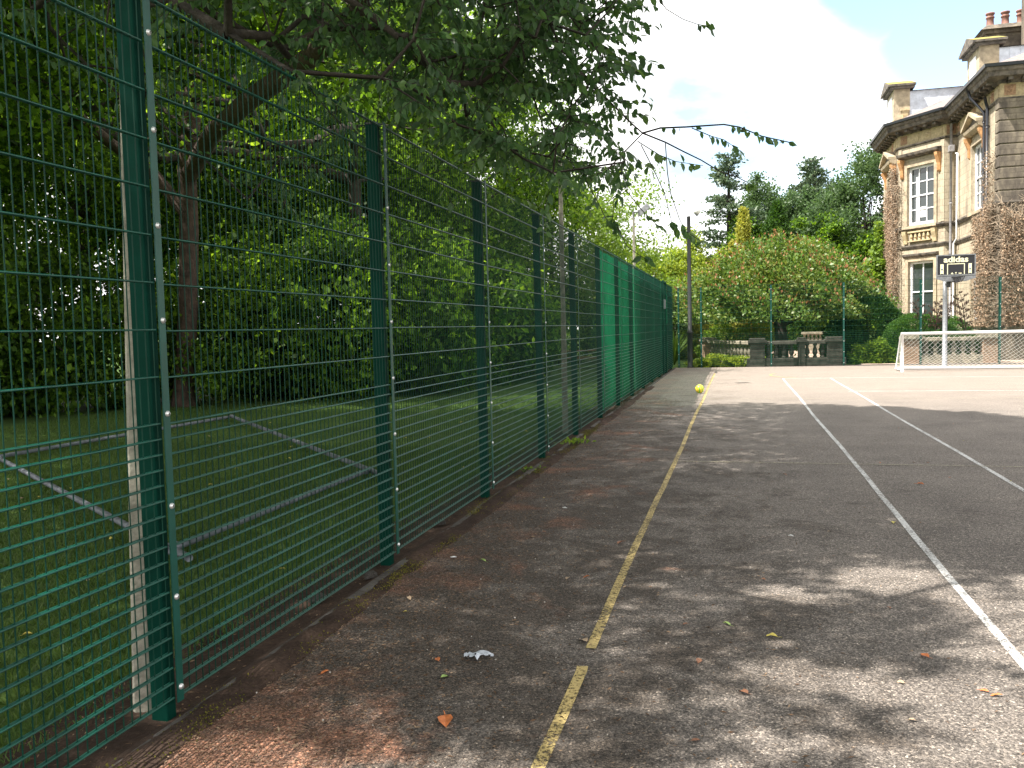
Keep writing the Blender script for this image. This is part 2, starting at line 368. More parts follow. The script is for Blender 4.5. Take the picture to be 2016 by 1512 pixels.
# ------------------------------------------------------------------ mesh fence, left side
FX = -2.39; Z0 = .075
def wires_panel(L_, x=0., hor=True):
    b = MB(); z0, z1 = 0., 3.0
    n = int(round(L_/.05))
    for i in range(n+1):
        y_ = .01+i*(L_-.02)/n; b.tube([(0, y_, z0-.0), (0, y_, z1+.03)], .0027, 5, False)
    zs = [k*1.2/18 for k in range(19)]+[1.2+.2*k for k in range(1, 10)]
    b.nv = len(b.f)
    for z in zs:
        for s_ in (-1, 1): b.tube([(s_*.0072, 0, z), (s_*.0072, L_, z)], .0043, 6, False)
    return b
def glossy_rows(o, k):
    o.data.materials.append(M['wire'])
    for p in o.data.polygons[k:]: p.material_index = 1
side = empty('mesh_fence', (FX, 3.2, 0), 'tall green twin-wire mesh fence running down the left side of the court', 'fence')
wp_ = wires_panel(2.47); pm = wp_.build('mesh_panel', M['fence'], side, True); glossy_rows(pm, wp_.nv)
def post_mesh(h=3.1):
    b = MB(); b.b2(-.115, -.03, -.03, .03, -.15, h); return b
def cap_mesh(h=3.1):
    b = MB(); b.b2(-.12, -.026, -.034, .034, h, h+.012); return b
def clamp_mesh(): return MB().b2(.012, .019, -.021, .021, Z0-.02, 3.11)
bolt_z = [.12+.4*k for k in range(8)]
bolt_me = MB()
bolt_me.tube([(0, 0, 0), (.004, 0, 0), (.009, 0, 0), (.011, 0, 0)], [.0135, .0135, .010, .005], 10)
post_o = post_mesh().build('post', M['post'], side, bevel=.006)
cap_o = cap_mesh().build('post_cap', M['black'], post_o)
clamp_o = clamp_mesh().build('clamp_bar', M['strip'], post_o, bevel=.0015)
bolts = []
for z in bolt_z:
    o = bolt_me.build('bolt', M['bolt'], post_o, True) if not bolts else bolts[0].copy()
    if bolts: col.objects.link(o); o.parent = post_o
    o.location = (.019, random.uniform(-.002, .002), z); bolts.append(o)
PY = [.685+2.525*k for k in range(14)]   # 0..13 ; index 1 = first post in view
PY[4] += .10; PY[13] = 33.55
post_o.location = (0, PY[1]-3.2, 0)
for i, yy in enumerate(PY):
    if i == 1: continue
    c = copy_tree(post_o, side); c.location = (0, yy-3.2, 0)
    c.rotation_euler = (random.uniform(-.003, .003), random.uniform(-.003, .003), random.uniform(-.03, .03))
    for ch in kids(c):
        if ch.name.startswith('bolt') and i > 4: bpy.data.objects.remove(ch)
pm.location = (0, PY[1]+.03-3.2, Z0)
for i in range(13):
    if i == 1: continue
    c = pm.copy(); col.objects.link(c); c.location = (random.uniform(-.004, .004), PY[i]+.028-3.2, Z0+random.uniform(-.006, .006))
    c.scale = (1, (PY[i+1]-PY[i]-.056)/2.47, 1)
# gate in the last bay: frame tubes and a lock box
g = MB()
for yy in (PY[11]+.6, PY[11]+1.75): g.b2(.0, .05, yy-3.2-.03, yy-3.2+.03, .02, 3.14)
g.b2(.003, .047, PY[11]+.63-3.2, PY[11]+1.72-3.2, 3.08, 3.137)
go = g.build('gate_frame', M['fence'], side)
MB().b2(.05, .11, PY[11]+.52-3.2, PY[11]+.70-3.2, 2.2, 2.5).build('lock_box', M['galv'], go, bevel=.005)

# green privacy netting tied to the outside of the far panels
def net_mat():
    m = bpy.data.materials.new('green_netting'); m.use_nodes = True; n = m.node_tree; b = n.nodes['Principled BSDF']; o = n.nodes['Material Output']
    b.inputs['Base Color'].default_value = (.012, .42, .20, 1); b.inputs['Specular IOR Level'].default_value = .1; b.inputs['Roughness'].default_value = .7
    t = nd(n, 'ShaderNodeTexCoord'); V = t.outputs['Object']; mp_ = nd(n, 'ShaderNodeMapping'); mp_.inputs['Scale'].default_value = (1, .9, .08); n.links.new(V, mp_.inputs[0])
    tr = nd(n, 'ShaderNodeBsdfTranslucent'); tr.inputs[0].default_value = (.012, .42, .17, 1)
    tp = nd(n, 'ShaderNodeBsdfTransparent'); tp.inputs[0].default_value = (.75, 1, .85, 1)
    m1 = nd(n, 'ShaderNodeMixShader'); m1.inputs[0].default_value = .5; n.links.new(b.outputs[0], m1.inputs[1]); n.links.new(tr.outputs[0], m1.inputs[2])
    m2 = nd(n, 'ShaderNodeMixShader'); n.links.new(rng_map(n, noise(n, mp_.outputs[0], 3, 3), .35, .65, .10, .26), m2.inputs[0])
    n.links.new(m1.outputs[0], m2.inputs[1]); n.links.new(tp.outputs[0], m2.inputs[2]); n.links.new(m2.outputs[0], o.inputs[0]); return m
M['netting'] = net_mat()
def netting(y0, y1, slant, seed):
    r_ = random.Random(seed); b = MB(); ny = int((y1-y0)/.07)+1; nz_ = 14; ph = r_.uniform(0, 6)
    for j in range(nz_+1):
        z = .03+j/nz_*3.08
        for i in range(ny+1):
            u_ = i/ny; yy = y0+(slant*max(0, 1-z/1.5)*(1-u_))*-1 + u_*(y1-y0)
            x = -.155-.02*(math.sin(yy*5.3+ph)+.5*math.sin(yy*13+z))*(1-.35*z/3)-.012*math.sin(z*4+yy)
            b.v.append((x, yy-3.2, z))
    for j in range(nz_):
        for i in range(ny):
            a = j*(ny+1)+i; b.f.append((a, a+1, a+ny+2, a+ny+1))
    return b
nets = [(PY[6]+.55, 20.0, .0, 'thinner green netting at the start of the screened bays'), (19.7, 24.6, .55, None), (24.3, 29.3, 0, None), (29.0, 33.5, 0, None)]
for i, (a, b_, s_, lb) in enumerate(nets):
    o = netting(a, b_, s_, i).build('netting', M['netting'], side, True); o.location.x = -.012*i
    if lb: o['label'] = lb

# ------------------------------------------------------------------ far fence
far = empty('mesh_fence', (-2.2, 33.95, 0), 'green twin-wire mesh fence across the far end of the court before the garden', 'fence')
fpx = [.12+2.2-2.3, .87, 3.44, 6.0, 8.61, 11.18, 13.75]  # local x of posts (world -2.2 + x)
po = MB(); po.b2(-.03, .03, .02, .13, -.1, 3.06)
fp = po.build('post', M['strip'], far, bevel=.005); MB().b2(-.034, .034, .016, .134, 3.06, 3.075).build('post_cap', M['black'], fp)
MB().b2(-.025, .025, -.03, -.022, .06, 3.06).build('clamp_bar', M['strip'], fp)
b0 = MB().tube([(0, -.03, 0), (0, -.042, 0)], .013, 8).build('bolt', M['bolt'], fp); b0.location = (0, 0, bolt_z[0])
for z in bolt_z[1:]: c = b0.copy(); col.objects.link(c); c.location = (0, 0, z)
fp.location = (fpx[1], 0, 0)
for i, x in enumerate(fpx):
    if i != 1: c = copy_tree(fp, far); c.location = (x, 0, 0)
fpan = wires_panel(2.5).build('mesh_panel', M['fence'], far, True); fpan.rotation_euler = (0, 0, -math.pi/2); fpan.location = (fpx[1]+.03, -.01, Z0); fpan.scale = (1, 2.51/2.5, 1)
for i in (0, 2, 3, 4, 5):
    c = fpan.copy(); col.objects.link(c); c.location = (fpx[i]+.03, -.01, Z0); c.scale = (1, (fpx[i+1]-fpx[i]-.06)/2.5, 1)

# ------------------------------------------------------------------ floodlight columns behind the side fence
def column(x, y, lean, label):
    e = empty('floodlight_column', (x, y, -.05), label, 'floodlight', 'floodlight columns behind the side fence', R(18))
    return e
c0 = column(-2.615, 3.28, 0, 'pale concrete floodlight column standing right behind the nearest fence post')
sh = MB()
vs = []; 
for (z, hw) in ((0, .044), (4.6, .028)):
    ch = hw*.35
    for (a, b_) in ((-hw, -hw+ch), (-hw+ch, -hw), (hw-ch, -hw), (hw, -hw+ch), (hw, hw-ch), (hw-ch, hw), (-hw+ch, hw), (-hw, hw-ch)): vs.append((a, b_, z))
sh.add(vs, [(i, (i+1) % 8, 8+(i+1) % 8, 8+i) for i in range(8)]+[tuple(range(8, 16)), tuple(reversed(range(8)))])
sh.build('shaft', M['concrete'], c0)
hd = MB(); hd.tube([(0, 0, 4.55), (0, 0, 4.75)], .03, 8); hd.box((.12, 0, 4.74), (.26, .03, .03))
hb = hd.build('bracket', M['galv'], c0)
lb = MB(); lb.add([(.16, -.17, 4.62), (.44, -.17, 4.84), (.44, .17, 4.84), (.16, .17, 4.62), (.14, -.13, 4.80), (.34, -.13, 4.96), (.34, .13, 4.96), (.14, .13, 4.80)], [(0, 3, 2, 1), (4, 5, 6, 7), (0, 1, 5, 4), (1, 2, 6, 5), (2, 3, 7, 6), (3, 0, 4, 7)])
lo_ = lb.build('lamp_housing', M['galv'], c0, bevel=.01)
gp = MB(); gp.add([(.185, -.145, 4.634), (.415, -.145, 4.815), (.415, .145, 4.815), (.185, .145, 4.634)], [(0, 3, 2, 1)])
gp.build('lamp_glass', mat('lamp_glass', (.35, .36, .36), .1), lo_)
for (y_, l_) in ((13.50, 'grey concrete floodlight column behind the fence, its head lost in the leaves'), (23.5, 'slim floodlight column whose tilted lamp shows above the green netting')):
    c = copy_tree(c0); c.location = (-2.66, y_, -.05); tag(c, l_)
c0.rotation_euler = (R(-1.0), R(1.1), R(18))

# ------------------------------------------------------------------ pipe goal frame lying on the lawn
M['dullpipe'] = mat('dull_galvanised_pipe', (.15, .165, .19), .6, .2, var=.5, vscale=9)
gf = empty('goal_frame', (-6.5, 8.5, 0), 'grey galvanised pipe goal frame lying flat on the shaded lawn behind the fence', 'goal frame')
def bar(name, a, b_, r_=.03):
    a = np.array(a)-[6.5*-1, 8.5, 0]; b_ = np.array(b_)-[-6.5, 8.5, 0]
    return MB().tube([a, b_], r_, 10).build(name, M['dullpipe'], gf, True)
A_ = (-9.55, 15.2, .0); B_ = (-4.10, 9.20, .0); C_ = (-4.12, 5.62, .0); D_ = (-9.5, 9.2, .0)
bar('back_bar', (-9.94, 15.47, .02), (-10.2, 8.8, .02)); bar('side_bar', (-9.94, 15.47, .03), (-3.85, 9.0, .03))
bar('crossbar', (-4.22, 9.35, .035), (-4.2, 5.6, .035)); bar('side_bar', (-10.2, 9.95, .03), (-3.90, 5.45, .03))
jb = MB()
for p in ((-4.2, 9.32, .035), (-4.2, 5.68, .035), (-9.9, 15.4, .03)):
    q = np.array(p)-[-6.5, 8.5, 0]; jb.tube([q+[0, -.06, 0], q+[0, .06, 0]], .038, 10)
jb.build('corner_joint', M['dullpipe'], gf, True)

# ------------------------------------------------------------------ ball
def ball_mat():
    m = bpy.data.materials.new('ball_vinyl'); m.use_nodes = True; n = m.node_tree; b = n.nodes['Principled BSDF']; b.inputs['Roughness'].default_value = .35
    t = nd(n, 'ShaderNodeTexCoord'); wv = nd(n, 'ShaderNodeTexWave'); wv.inputs['Scale'].default_value = 5; wv.inputs['Distortion'].default_value = 3.5; wv.inputs['Detail'].default_value = 1
    mp_ = nd(n, 'ShaderNodeMapping'); mp_.inputs['Rotation'].default_value = (.5, .8, .3); n.links.new(t.outputs['Object'], mp_.inputs[0]); n.links.new(mp_.outputs[0], wv.inputs['Vector'])
    r_ = ramp(n, [(0, (.12, .5, .06)), (.28, (.2, .6, .07)), (.36, (.78, .72, .04)), (.8, (.85, .52, .04)), (1, (.85, .66, .08))]); r_.color_ramp.interpolation = 'LINEAR'
    n.links.new(wv.outputs['Fac'], r_.inputs[0]); n.links.new(r_.outputs[0], b.inputs['Base Color']); return m
prof = [(.105*math.sin(a), -.105*math.cos(a)) for a in np.linspace(.02, math.pi-.02, 20)]
o = MB().lathe((0, 0, 0), prof, 28).build('ball', ball_mat(), None, True); o.location = (-.88, 21.2, .107); o.rotation_euler = (.4, .5, 1)
tag(o, 'yellow and green ball resting beside the yellow line near the far end', 'ball')

# ------------------------------------------------------------------ small five-a-side goal
gl = empty('football_goal', (5.05, 29.6, 0), 'low white five-a-side goal with a white net before the far fence', 'goal')
GW = 4.9
MB().tube([(0, 0, 0), (0, 0, 1.2)], .045, 12).build('upright', M['white'], gl, True)
MB().tube([(GW, 0, 0), (GW, 0, 1.2)], .045, 12).build('upright', M['white'], gl, True)
MB().tube([(-.044, 0, 1.2), (GW+.044, 0, 1.2)], .045, 12).build('crossbar', M['white'], gl, True)
MB().tube([(0, 1.15, .05), (GW, 1.15, .05)], .045, 12).build('ground_bar', M['white'], gl, True)
for x in (0, GW):
    MB().tube([(x, .02, .05), (x, 1.15, .05)], .03, 10).build('side_ground_bar', M['white'], gl, True)
    MB().tube([(x, .03, 1.17), (x, .35, 1.12), (x, 1.13, .06)], .018, 8).build('stay', M['white'], gl, True)
nb = MB()
def npt(u_, v_):
    x = u_*GW; y_ = .04+v_*1.08; z = 1.16-1.1*v_; sag = .10*math.sin(math.pi*v_)*(1+.4*math.sin(u_*9)); return np.array([x+.02*math.sin(v_*9+u_*20), y_-sag*.3, z-sag])
nu, nv = 34, 11
for i in range(nu+1):
    for sgn in (1, -1):
        pts = []
        for j in range(nv+1):
            u_ = (i+sgn*j*.8)/nu
            if 0 <= u_ <= 1: pts.append(npt(u_, j/nv))
        if len(pts) > 1: nb.tube(pts, .0034, 4, False)
for i in range(7):   # side net
    for x in (0, GW):
        t_ = i/6; nb.tube([(x, .04+t_*.3, 1.15-.05*t_), (x, .04+1.05*t_, .07)], .003, 3, False)
        nb.tube([(x, .03, 1.1*(1-t_)+.05), (x, .05+1.05*t_, 1.1*(1-t_)+.05)], .003, 3, False)
nb.build('net', M['net'], gl)
# ------------------------------------------------------------------ basketball hoop
bh = empty('basketball_hoop', (6.88, 32.45, 0), 'grey steel basketball post with black backboard and folded-down rim behind the goal', 'basketball hoop')
MB().lathe((0, 0, 0), [(.16, 0), (.16, .02), (.085, .03), (.075, 2.4), (.07, 2.95)], 14).build('pole', M['galv'], bh, True)
ar = MB(); ar.tube([(0, 0, 2.75), (.1, -.3, 3.05)], .045, 8); ar.tube([(.02, 0, 2.95), (.22, -.36, 3.3)], .035, 8); ar.b2(.1, .36, -.36, -.33, 2.85, 3.6); ar.build('support_arm', M['galv'], bh)
BXc = .23; by = -.45
frm = MB(); x0, x1, z0, z1 = BXc-.60, BXc+.60, 3.08, 3.78
for (a, b_, c, d) in ((x0, x1, z1-.035, z1), (x0, x1, z0-.0, z0+.035), (x0, x0+.035, z0+.035, z1-.035), (x1-.035, x1, z0+.035, z1-.035)): frm.b2(a, b_, by-.03, by+.03, c, d)
frm.build('backboard_frame', M['galv'], bh)
board = MB().b2(x0+.035, x1-.035, by-.012, by+.012, z0+.035, z1-.035).build('backboard', mat('black_board', (.012, .012, .016), .35), bh)
lip = MB(); lv = [(x0, z0-.003), (x1, z0-.003), (x1, z0-.10), (BXc+.33, z0-.19), (BXc-.33, z0-.19), (x0, z0-.10)]
lip.add([(x, by-.02, z) for x, z in lv]+[(x, by+.02, z) for x, z in lv], [tuple(range(6)), tuple(reversed(range(6, 12)))]+[(i, 6+i, 6+(i+1) % 6, (i+1) % 6) for i in range(6)]); lip.build('lower_plate', M['galv'], bh)
cream = mat('cream_print', (.75, .72, .50), .5)
def text(s, size, x, z, y, m, parent, name, off=.0, align='CENTER', sx=1.):
    cu = bpy.data.curves.new(name, 'FONT'); cu.body = s; cu.size = size; cu.align_x = align; cu.offset = off; cu.extrude = .002; cu.resolution_u = 3
    tmp = bpy.data.objects.new('t', cu); col.objects.link(tmp); bpy.context.view_layer.update()
    me = bpy.data.meshes.new_from_object(tmp.evaluated_get(bpy.context.evaluated_depsgraph_get())); bpy.data.objects.remove(tmp)
    me.materials.clear(); me.materials.append(m)
    o = link(name, me, parent); o.rotation_euler = (math.pi/2, 0, 0); o.location = (x, y, z); o.scale = (sx, 1, 1); return o
text('adidas', .27, BXc, 3.53, by-.015, cream, board, 'lettering', .008, sx=1.13)
pb = MB(); yq0, yq1 = by-.016, by-.012
for (a, b_, c, d) in ((BXc-.27, BXc+.27, 3.455, 3.48), (BXc-.27, BXc-.245, 3.12, 3.455), (BXc+.245, BXc+.27, 3.12, 3.455)): pb.b2(a, b_, yq0, yq1, c, d)
pb.build('target_square', cream, board)
for sx in (-1, 1):
    cx = BXc+sx*.43; p = MB(); lv = [(cx-.05, 3.47), (cx-.05, 3.13), (cx, 3.165), (cx+.05, 3.13), (cx+.05, 3.47)]
    p.add([(x, yq0, z) for x, z in lv], [tuple(reversed(range(5)))]); fl = p.build('banner_mark', cream, board)
    em = MB().tube([(cx, yq0-.002, 3.29), (cx, yq0-.004, 3.29)], .03, 14); em.build('emblem', mat('blue_print', (.08, .13, .2), .5), board)
ic = MB(); ic.add([(BXc-.16, yq0, 3.13), (BXc-.07, yq0, 3.13), (BXc-.115, yq0, 3.19)], [(0, 1, 2)]); ic.b2(BXc-.02, BXc+.02, yq0, yq1, 3.16, 3.19); ic.b2(BXc-.006, BXc+.006, yq0, yq1, 3.135, 3.16); ic.b2(BXc-.02, BXc+.02, yq0, yq1, 3.13, 3.135)
ic.build('small_icons', cream, board); text('NBA', .05, BXc+.13, 3.135, by-.014, cream, board, 'lettering', .003)
rm = MB(); cc = [(BXc+.03+.2*math.cos(a), by-.20+.17*math.sin(a), 3.03+.015*math.cos(a)) for a in np.linspace(0, 2*math.pi, 20)]
rm.tube(cc, .014, 8, False); rm.b2(BXc-.08, BXc+.14, by-.06, by-.021, 2.95, 3.04); rm.build('rim', M['black'], bh)
nn = MB()
for k in range(12):
    a = 2*math.pi*k/12
    for s_ in (1, -1):
        pts = [(BXc+.03+(.2-.1*t_)*math.cos(a+s_*t_*.8), by-.20+(.17-.08*t_)*math.sin(a+s_*t_*.8), 3.02-.17*t_-.02*math.sin(5*t_+a)) for t_ in np.linspace(0, 1, 5)]
        nn.tube(pts, .007, 4, False)
nn.build('net', mat('dark_net', (.05, .05, .055), .9), bh)
MB().b2(BXc-.235, BXc-.13, by+.12, by+.24, 2.70, 2.94).build('hinge_box', M['black'], bh)

# ------------------------------------------------------------------ black lamp post with a globe lantern
lp = empty('lamp_post', (-1.80, 34.9, -.05), 'black lamp post with a white globe lantern on a curved arm beyond the fence corner', 'lamp post')
MB().lathe((0, 0, 0), [(.13, 0), (.13, .05), (.105, .08), (.105, 1.35), (.12, 1.37), (.12, 1.42), (.085, 1.46), (.07, 5.9), (.075, 5.92), (.03, 5.95)], 14).build('column', M['black'], lp, True)
sw = MB(); sw.tube([(0, 0, 5.92)]+[(.16-.16*math.cos(a)+.0, 0, 6.3+.2*math.sin(a)) for a in np.linspace(0, math.pi*.95, 8)], .013, 6); swo = sw.build('swan_neck', M['white'], lp, True)
MB().lathe((.32, 0, 6.02), [(.02, .27), (.05, .26), (.11, .2), (.14, .12), (.13, .04), (.08, -.02), (.02, -.04)], 14).build('globe', mat('opal_globe', (.8, .8, .78), .2), lp, True)
MB().lathe((.32, 0, 5.93), [(.015, 0), (.05, .02), (.07, .06), (.03, .08)], 10).build('globe_base', M['galv'], lp, True)

# ------------------------------------------------------------------ picnic table on the far lawn
pt = empty('picnic_table', (-6.0, 35.5, -.05), 'brown timber picnic table with fixed benches on the far shaded lawn', 'picnic table', rz=R(12))
tb = MB()
for k in range(5): tb.b2(-.9, .9, -.36+k*.146, -.36+k*.146+.138, .72, .76)
tb.build('table_top', M['timber'], pt)
for s_ in (-1, 1):
    b_ = MB()
    for k in range(2): b_.b2(-.9, .9, s_*.72-.14+k*.146, s_*.72-.14+k*.146+.138, .43, .465)
    b_.build('bench', M['timber'], pt)
for x in (-.65, .65):
    f_ = MB(); f_.b2(x-.022, x+.022, -.85, .85, .34, .43); f_.b2(x-.021, x+.021, -.36, .36, .63, .72)
    for s_ in (-1, 1): f_.tube([(x+.05, s_*.25, .70), (x+.05, s_*.62, 0)], .045, 4)
    f_.build('leg_frame', M['timber'], pt)

# ================================================================== stone house
def stone_mat(name, pale, dark, grime=.5, bw=.62, bh_=.30):
    m = bpy.data.materials.new(name); m.use_nodes = True; n = m.node_tree; b = n.nodes['Principled BSDF']
    t = nd(n, 'ShaderNodeTexCoord'); sx = nd(n, 'ShaderNodeSeparateXYZ'); n.links.new(t.outputs['Object'], sx.inputs[0])
    cb = nd(n, 'ShaderNodeCombineXYZ'); n.links.new(math_(n, 'SUBTRACT', sx.outputs[0], sx.outputs[1]), cb.inputs[0]); n.links.new(sx.outputs[2], cb.inputs[1])
    br = nd(n, 'ShaderNodeTexBrick'); n.links.new(cb.outputs[0], br.inputs['Vector'])
    br.inputs['Scale'].default_value = 1; br.inputs['Brick Width'].default_value = bw; br.inputs['Row Height'].default_value = bh_; br.inputs['Mortar Size'].default_value = .008; br.inputs['Mortar Smooth'].default_value = .3
    br.inputs['Color1'].default_value = (*pale, 1); br.inputs['Color2'].default_value = (*[a*.68+b_*.32 for a, b_ in zip(pale, dark)], 1); br.inputs['Mortar'].default_value = (*[x*.45 for x in pale], 1); br.inputs['Bias'].default_value = .1
    V = t.outputs['Object']; mp_ = nd(n, 'ShaderNodeMapping'); mp_.inputs['Scale'].default_value = (1, 1, .35); n.links.new(V, mp_.inputs[0])
    g = noise(n, mp_.outputs[0], 1.3, 7, .7, .4)
    c = mixc(n, rng_map(n, g, .62-grime*.3, .80-grime*.3, 0, .85), br.outputs[0], dark)
    r2 = ramp(n, [(.3, (.75, .75, .75)), (.7, (1.15, 1.15, 1.15))]); n.links.new(noise(n, V, 11, 6, .7), r2.inputs[0])
    n.links.new(mixc(n, .9, c, r2.outputs[0], 'MULTIPLY'), b.inputs['Base Color']); b.inputs['Roughness'].default_value = .9; b.inputs['Specular IOR Level'].default_value = .2
    bp = nd(n, 'ShaderNodeBump'); bp.inputs['Strength'].default_value = .5; bp.inputs['Distance'].default_value = .02; n.links.new(br.outputs['Fac'], bp.inputs['Height']); bp.invert = True; n.links.new(bp.outputs[0], b.inputs['Normal'])
    return m
M['stone'] = stone_mat('pale_sandstone', (.50, .43, .32), (.22, .185, .145), .42)
M['dstone'] = stone_mat('sooty_sandstone', (.27, .23, .175), (.085, .073, .064), .8, 1.2, .45)
M['pstone'] = mat('plain_sandstone', (.48, .40, .28), .9, var=.3, vscale=3, bump=.2, c2=(.26, .215, .155))
M['cstone'] = mat('blackened_cornice_stone', (.17, .145, .12), .9, var=.6, vscale=4, bump=.3, c2=(.04, .036, .034))
M['ochre'] = mat('orange_sandstone', (.60, .33, .15), .85, var=.3, vscale=9)
M['panel'] = mat('weathered_red_panel', (.36, .22, .13), .9, var=.4, vscale=8)
M['buff'] = mat('buff_sandstone', (.50, .40, .24), .85, var=.3, vscale=9)
M['frame'] = mat('white_joinery', (.82, .83, .86), .4)
M['glass'] = mat('dark_window_glass', (.035, .045, .045), .04, 0, .9)
M['lead'] = mat('lead_sheet', (.62, .67, .76), .5, .1, var=.25, vscale=3)
M['slate'] = stone_mat('roof_slate', (.27, .23, .22), (.17, .15, .15), .4, .3, .14)
M['moss'] = mat('mossy_coping', (.28, .24, .06), .95, var=.5, vscale=6)
M['pipe'] = mat('black_rainwater_pipe', (.018, .02, .028), .35)
M['gpipe'] = mat('grey_rainwater_pipe', (.30, .29, .30), .5, var=.3)
M['pot'] = mat('sooty_terracotta_pot', (.27, .14, .11), .85, var=.4, vscale=6)
hs0 = np.array([9.9, 37.7, 0.])
house = empty('stone_house', hs0, 'large pale sandstone country house with canted bay, black gutters and slate roof behind the fence', 'house')
def hp(name, mb, m, parent=None, smooth=False, bevel=0):
    mb.v = [(x-hs0[0], y-hs0[1], z) for x, y, z in mb.v]
    o = mb.build(name, m, parent or house, smooth, bevel)
    return o
A0 = np.array([7.77, 46.72]); DV = np.array([.591, -.807]); DV /= np.linalg.norm(DV); BE = A0+DV*2.76
class Face:
    """a vertical wall plane: P(s, z, out) gives world points, out = distance proud of the wall"""
    def __init__(f, o, d): f.o = np.array(o, float); f.d = np.array(d, float)/np.linalg.norm(d); f.n = np.array([f.d[1], -f.d[0]])
    def P(f, s, z, out=0): q = f.o+f.d*s+f.n*out; return (q[0], q[1], z)
    def box(f, mb, s0, s1, z0, z1, o0, o1):
        vs = [f.P(s, z, o_) for s in (s0, s1) for o_ in (o0, o1) for z in (z0, z1)]
        return mb.add(vs, [(0, 1, 3, 2), (4, 6, 7, 5), (0, 4, 5, 1), (2, 3, 7, 6), (0, 2, 6, 4), (1, 5, 7, 3)])
    def prism(f, mb, s0, s1, prof):
        """profile (out, z) extruded along s"""
        n = len(prof); vs = [f.P(s0, z, o_) for o_, z in prof]+[f.P(s1, z, o_) for o_, z in prof]
        return mb.add(vs, [tuple(range(n)), tuple(reversed(range(n, 2*n)))]+[(i, n+i, n+(i+1) % n, (i+1) % n) for i in range(n)])
    def wall(f, mb, s0, s1, z0, z1, holes, rev=.2):
        ss = sorted({s0, s1} | {h[0] for h in holes} | {h[1] for h in holes}); zs = sorted({z0, z1} | {h[2] for h in holes} | {h[3] for h in holes})
        for a, b in zip(ss, ss[1:]):
            for c, d in zip(zs, zs[1:]):
                if any(h[0] <= a and b <= h[1] and h[2] <= c and d <= h[3] for h in holes): continue
                mb.add([f.P(a, c), f.P(b, c), f.P(b, d), f.P(a, d)], [(0, 1, 2, 3)])
        for a, b, c, d in holes:
            for (p, q) in (((a, c), (a, d)), ((a, d), (b, d)), ((b, d), (b, c)), ((b, c), (a, c))):
                mb.add([f.P(*p), f.P(*q), f.P(*q, -rev), f.P(*p, -rev)], [(0, 1, 2, 3)])
    def window(f, a, b, c, d, cols_, rows_, mid=.5, fr=.10, mun=.03, parent=None, sheet=False):
        mb = MB(); zc = c+(d-c)*mid; o0, o1 = -.19, -.10
        f.box(mb, a, a+fr, c, d, o0, o1); f.box(mb, b-fr, b, c, d, o0, o1); f.box(mb, a+fr, b-fr, c, c+fr*1.1, o0, o1+.01); f.box(mb, a+fr, b-fr, d-fr, d, o0, o1)
        f.box(mb, a+fr, b-fr, zc-.03, zc+.035, o0, o1-.01)
        for k in range(1, cols_): s_ = a+fr+(b-a-2*fr)*k/cols_; f.box(mb, s_-mun/2, s_+mun/2, c+fr*1.1, zc-.03, o0+.02, o1-.03); f.box(mb, s_-mun/2, s_+mun/2, zc+.035, d-fr, o0+.02, o1-.03)
        for (z0, z1) in ((c+fr, zc-.03), (zc+.035, d-fr)):
            for k in range(1, rows_):
                z_ = z0+(z1-z0)*k/rows_; f.box(mb, a+fr, b-fr, z_-mun/2, z_+mun/2, o0+.021, o1-.031)
        w_ = hp('window', mb, M['frame']); w_.location = (0, 0, 0)
        g_ = MB(); f.box(g_, a+.02, b-.02, c+.02, d-.02, -.185, -.165); g_.v = [(x-hs0[0], y-hs0[1], z) for x, y, z in g_.v]; g_.build('pane', M['glass'], w_)
        if sheet:
            p_ = MB(); f.box(p_, a+.62, a+.93, c+.35, c+.85, -.164, -.160); p_.v = [(x-hs0[0], y-hs0[1], z) for x, y, z in p_.v]; p_.build('paper_notice', M['white'], w_)
            p_ = MB(); f.box(p_, a+fr+.25, a+fr+.42, c+fr*1.1+.01, d-.5, -.163, -.145); p_.v = [(x-hs0[0], y-hs0[1], z) for x, y, z in p_.v]; p_.build('shutter', M['frame'], w_)
        return w_
fA = Face([7.77, 51.2], [0, -1]); LA = 51.2-46.72
fB = Face(A0, DV); LB = 2.76
fC = Face(BE, [1, 0]); LC = 9.9-BE[0]
fD = Face([9.9, BE[1]], [0, -1]); LD = BE[1]-37.7
fE = Face([9.9, 37.7], [1, 0]); LE = 9.
TOP = 10.7
# walls (one mesh per wall face, windows cut through)
wb = MB(); fB.wall(wb, 0, LB, -.05, TOP, [(.58, 2.17, 6.2, 9.0), (.66, 2.17, 1.5, 4.45)]); hp('wall', wb, M['stone'])
wa = MB(); fA.wall(wa, 0, LA, -.05, TOP, [(LA-3.0, LA-1.0, 6.2, 9.0), (LA-3.0, LA-1.0, 1.5, 4.45)]); hp('wall', wa, M['stone'])
wc = MB(); fC.wall(wc, 0, LC, -.05, TOP, []); hp('wall', wc, M['stone'])
dD = 44.5-41.6; dh = [(BE[1]-41.7, BE[1]-40.0, 6.2, 9.0), (BE[1]-41.7, BE[1]-40.0, 1.5, 4.45)]
wd = MB(); fD.wall(wd, 0, LD, -.05, TOP, dh); hp('wall', wd, M['stone'])
we = MB(); fE.wall(we, 0, LE, -.05, TOP, [(3.2, 4.9, 6.2, 9.0), (3.2, 4.9, 1.5, 4.45)]); hp('wall', we, M['stone'])
bk = MB(); bk.add([(18.9, 37.7, -.05), (18.9, 60, -.05), (18.9, 60, TOP), (18.9, 37.7, TOP), (7.77, 51.2, -.05), (9.9, 54.1, -.05), (9.9, 54.1, TOP), (7.77, 51.2, TOP), (9.9, 60, -.05), (9.9, 60, TOP)], [(0, 1, 2, 3), (4, 5, 6, 7), (5, 8, 9, 6), (8, 1, 2, 9)]); hp('wall', bk, M['stone'])
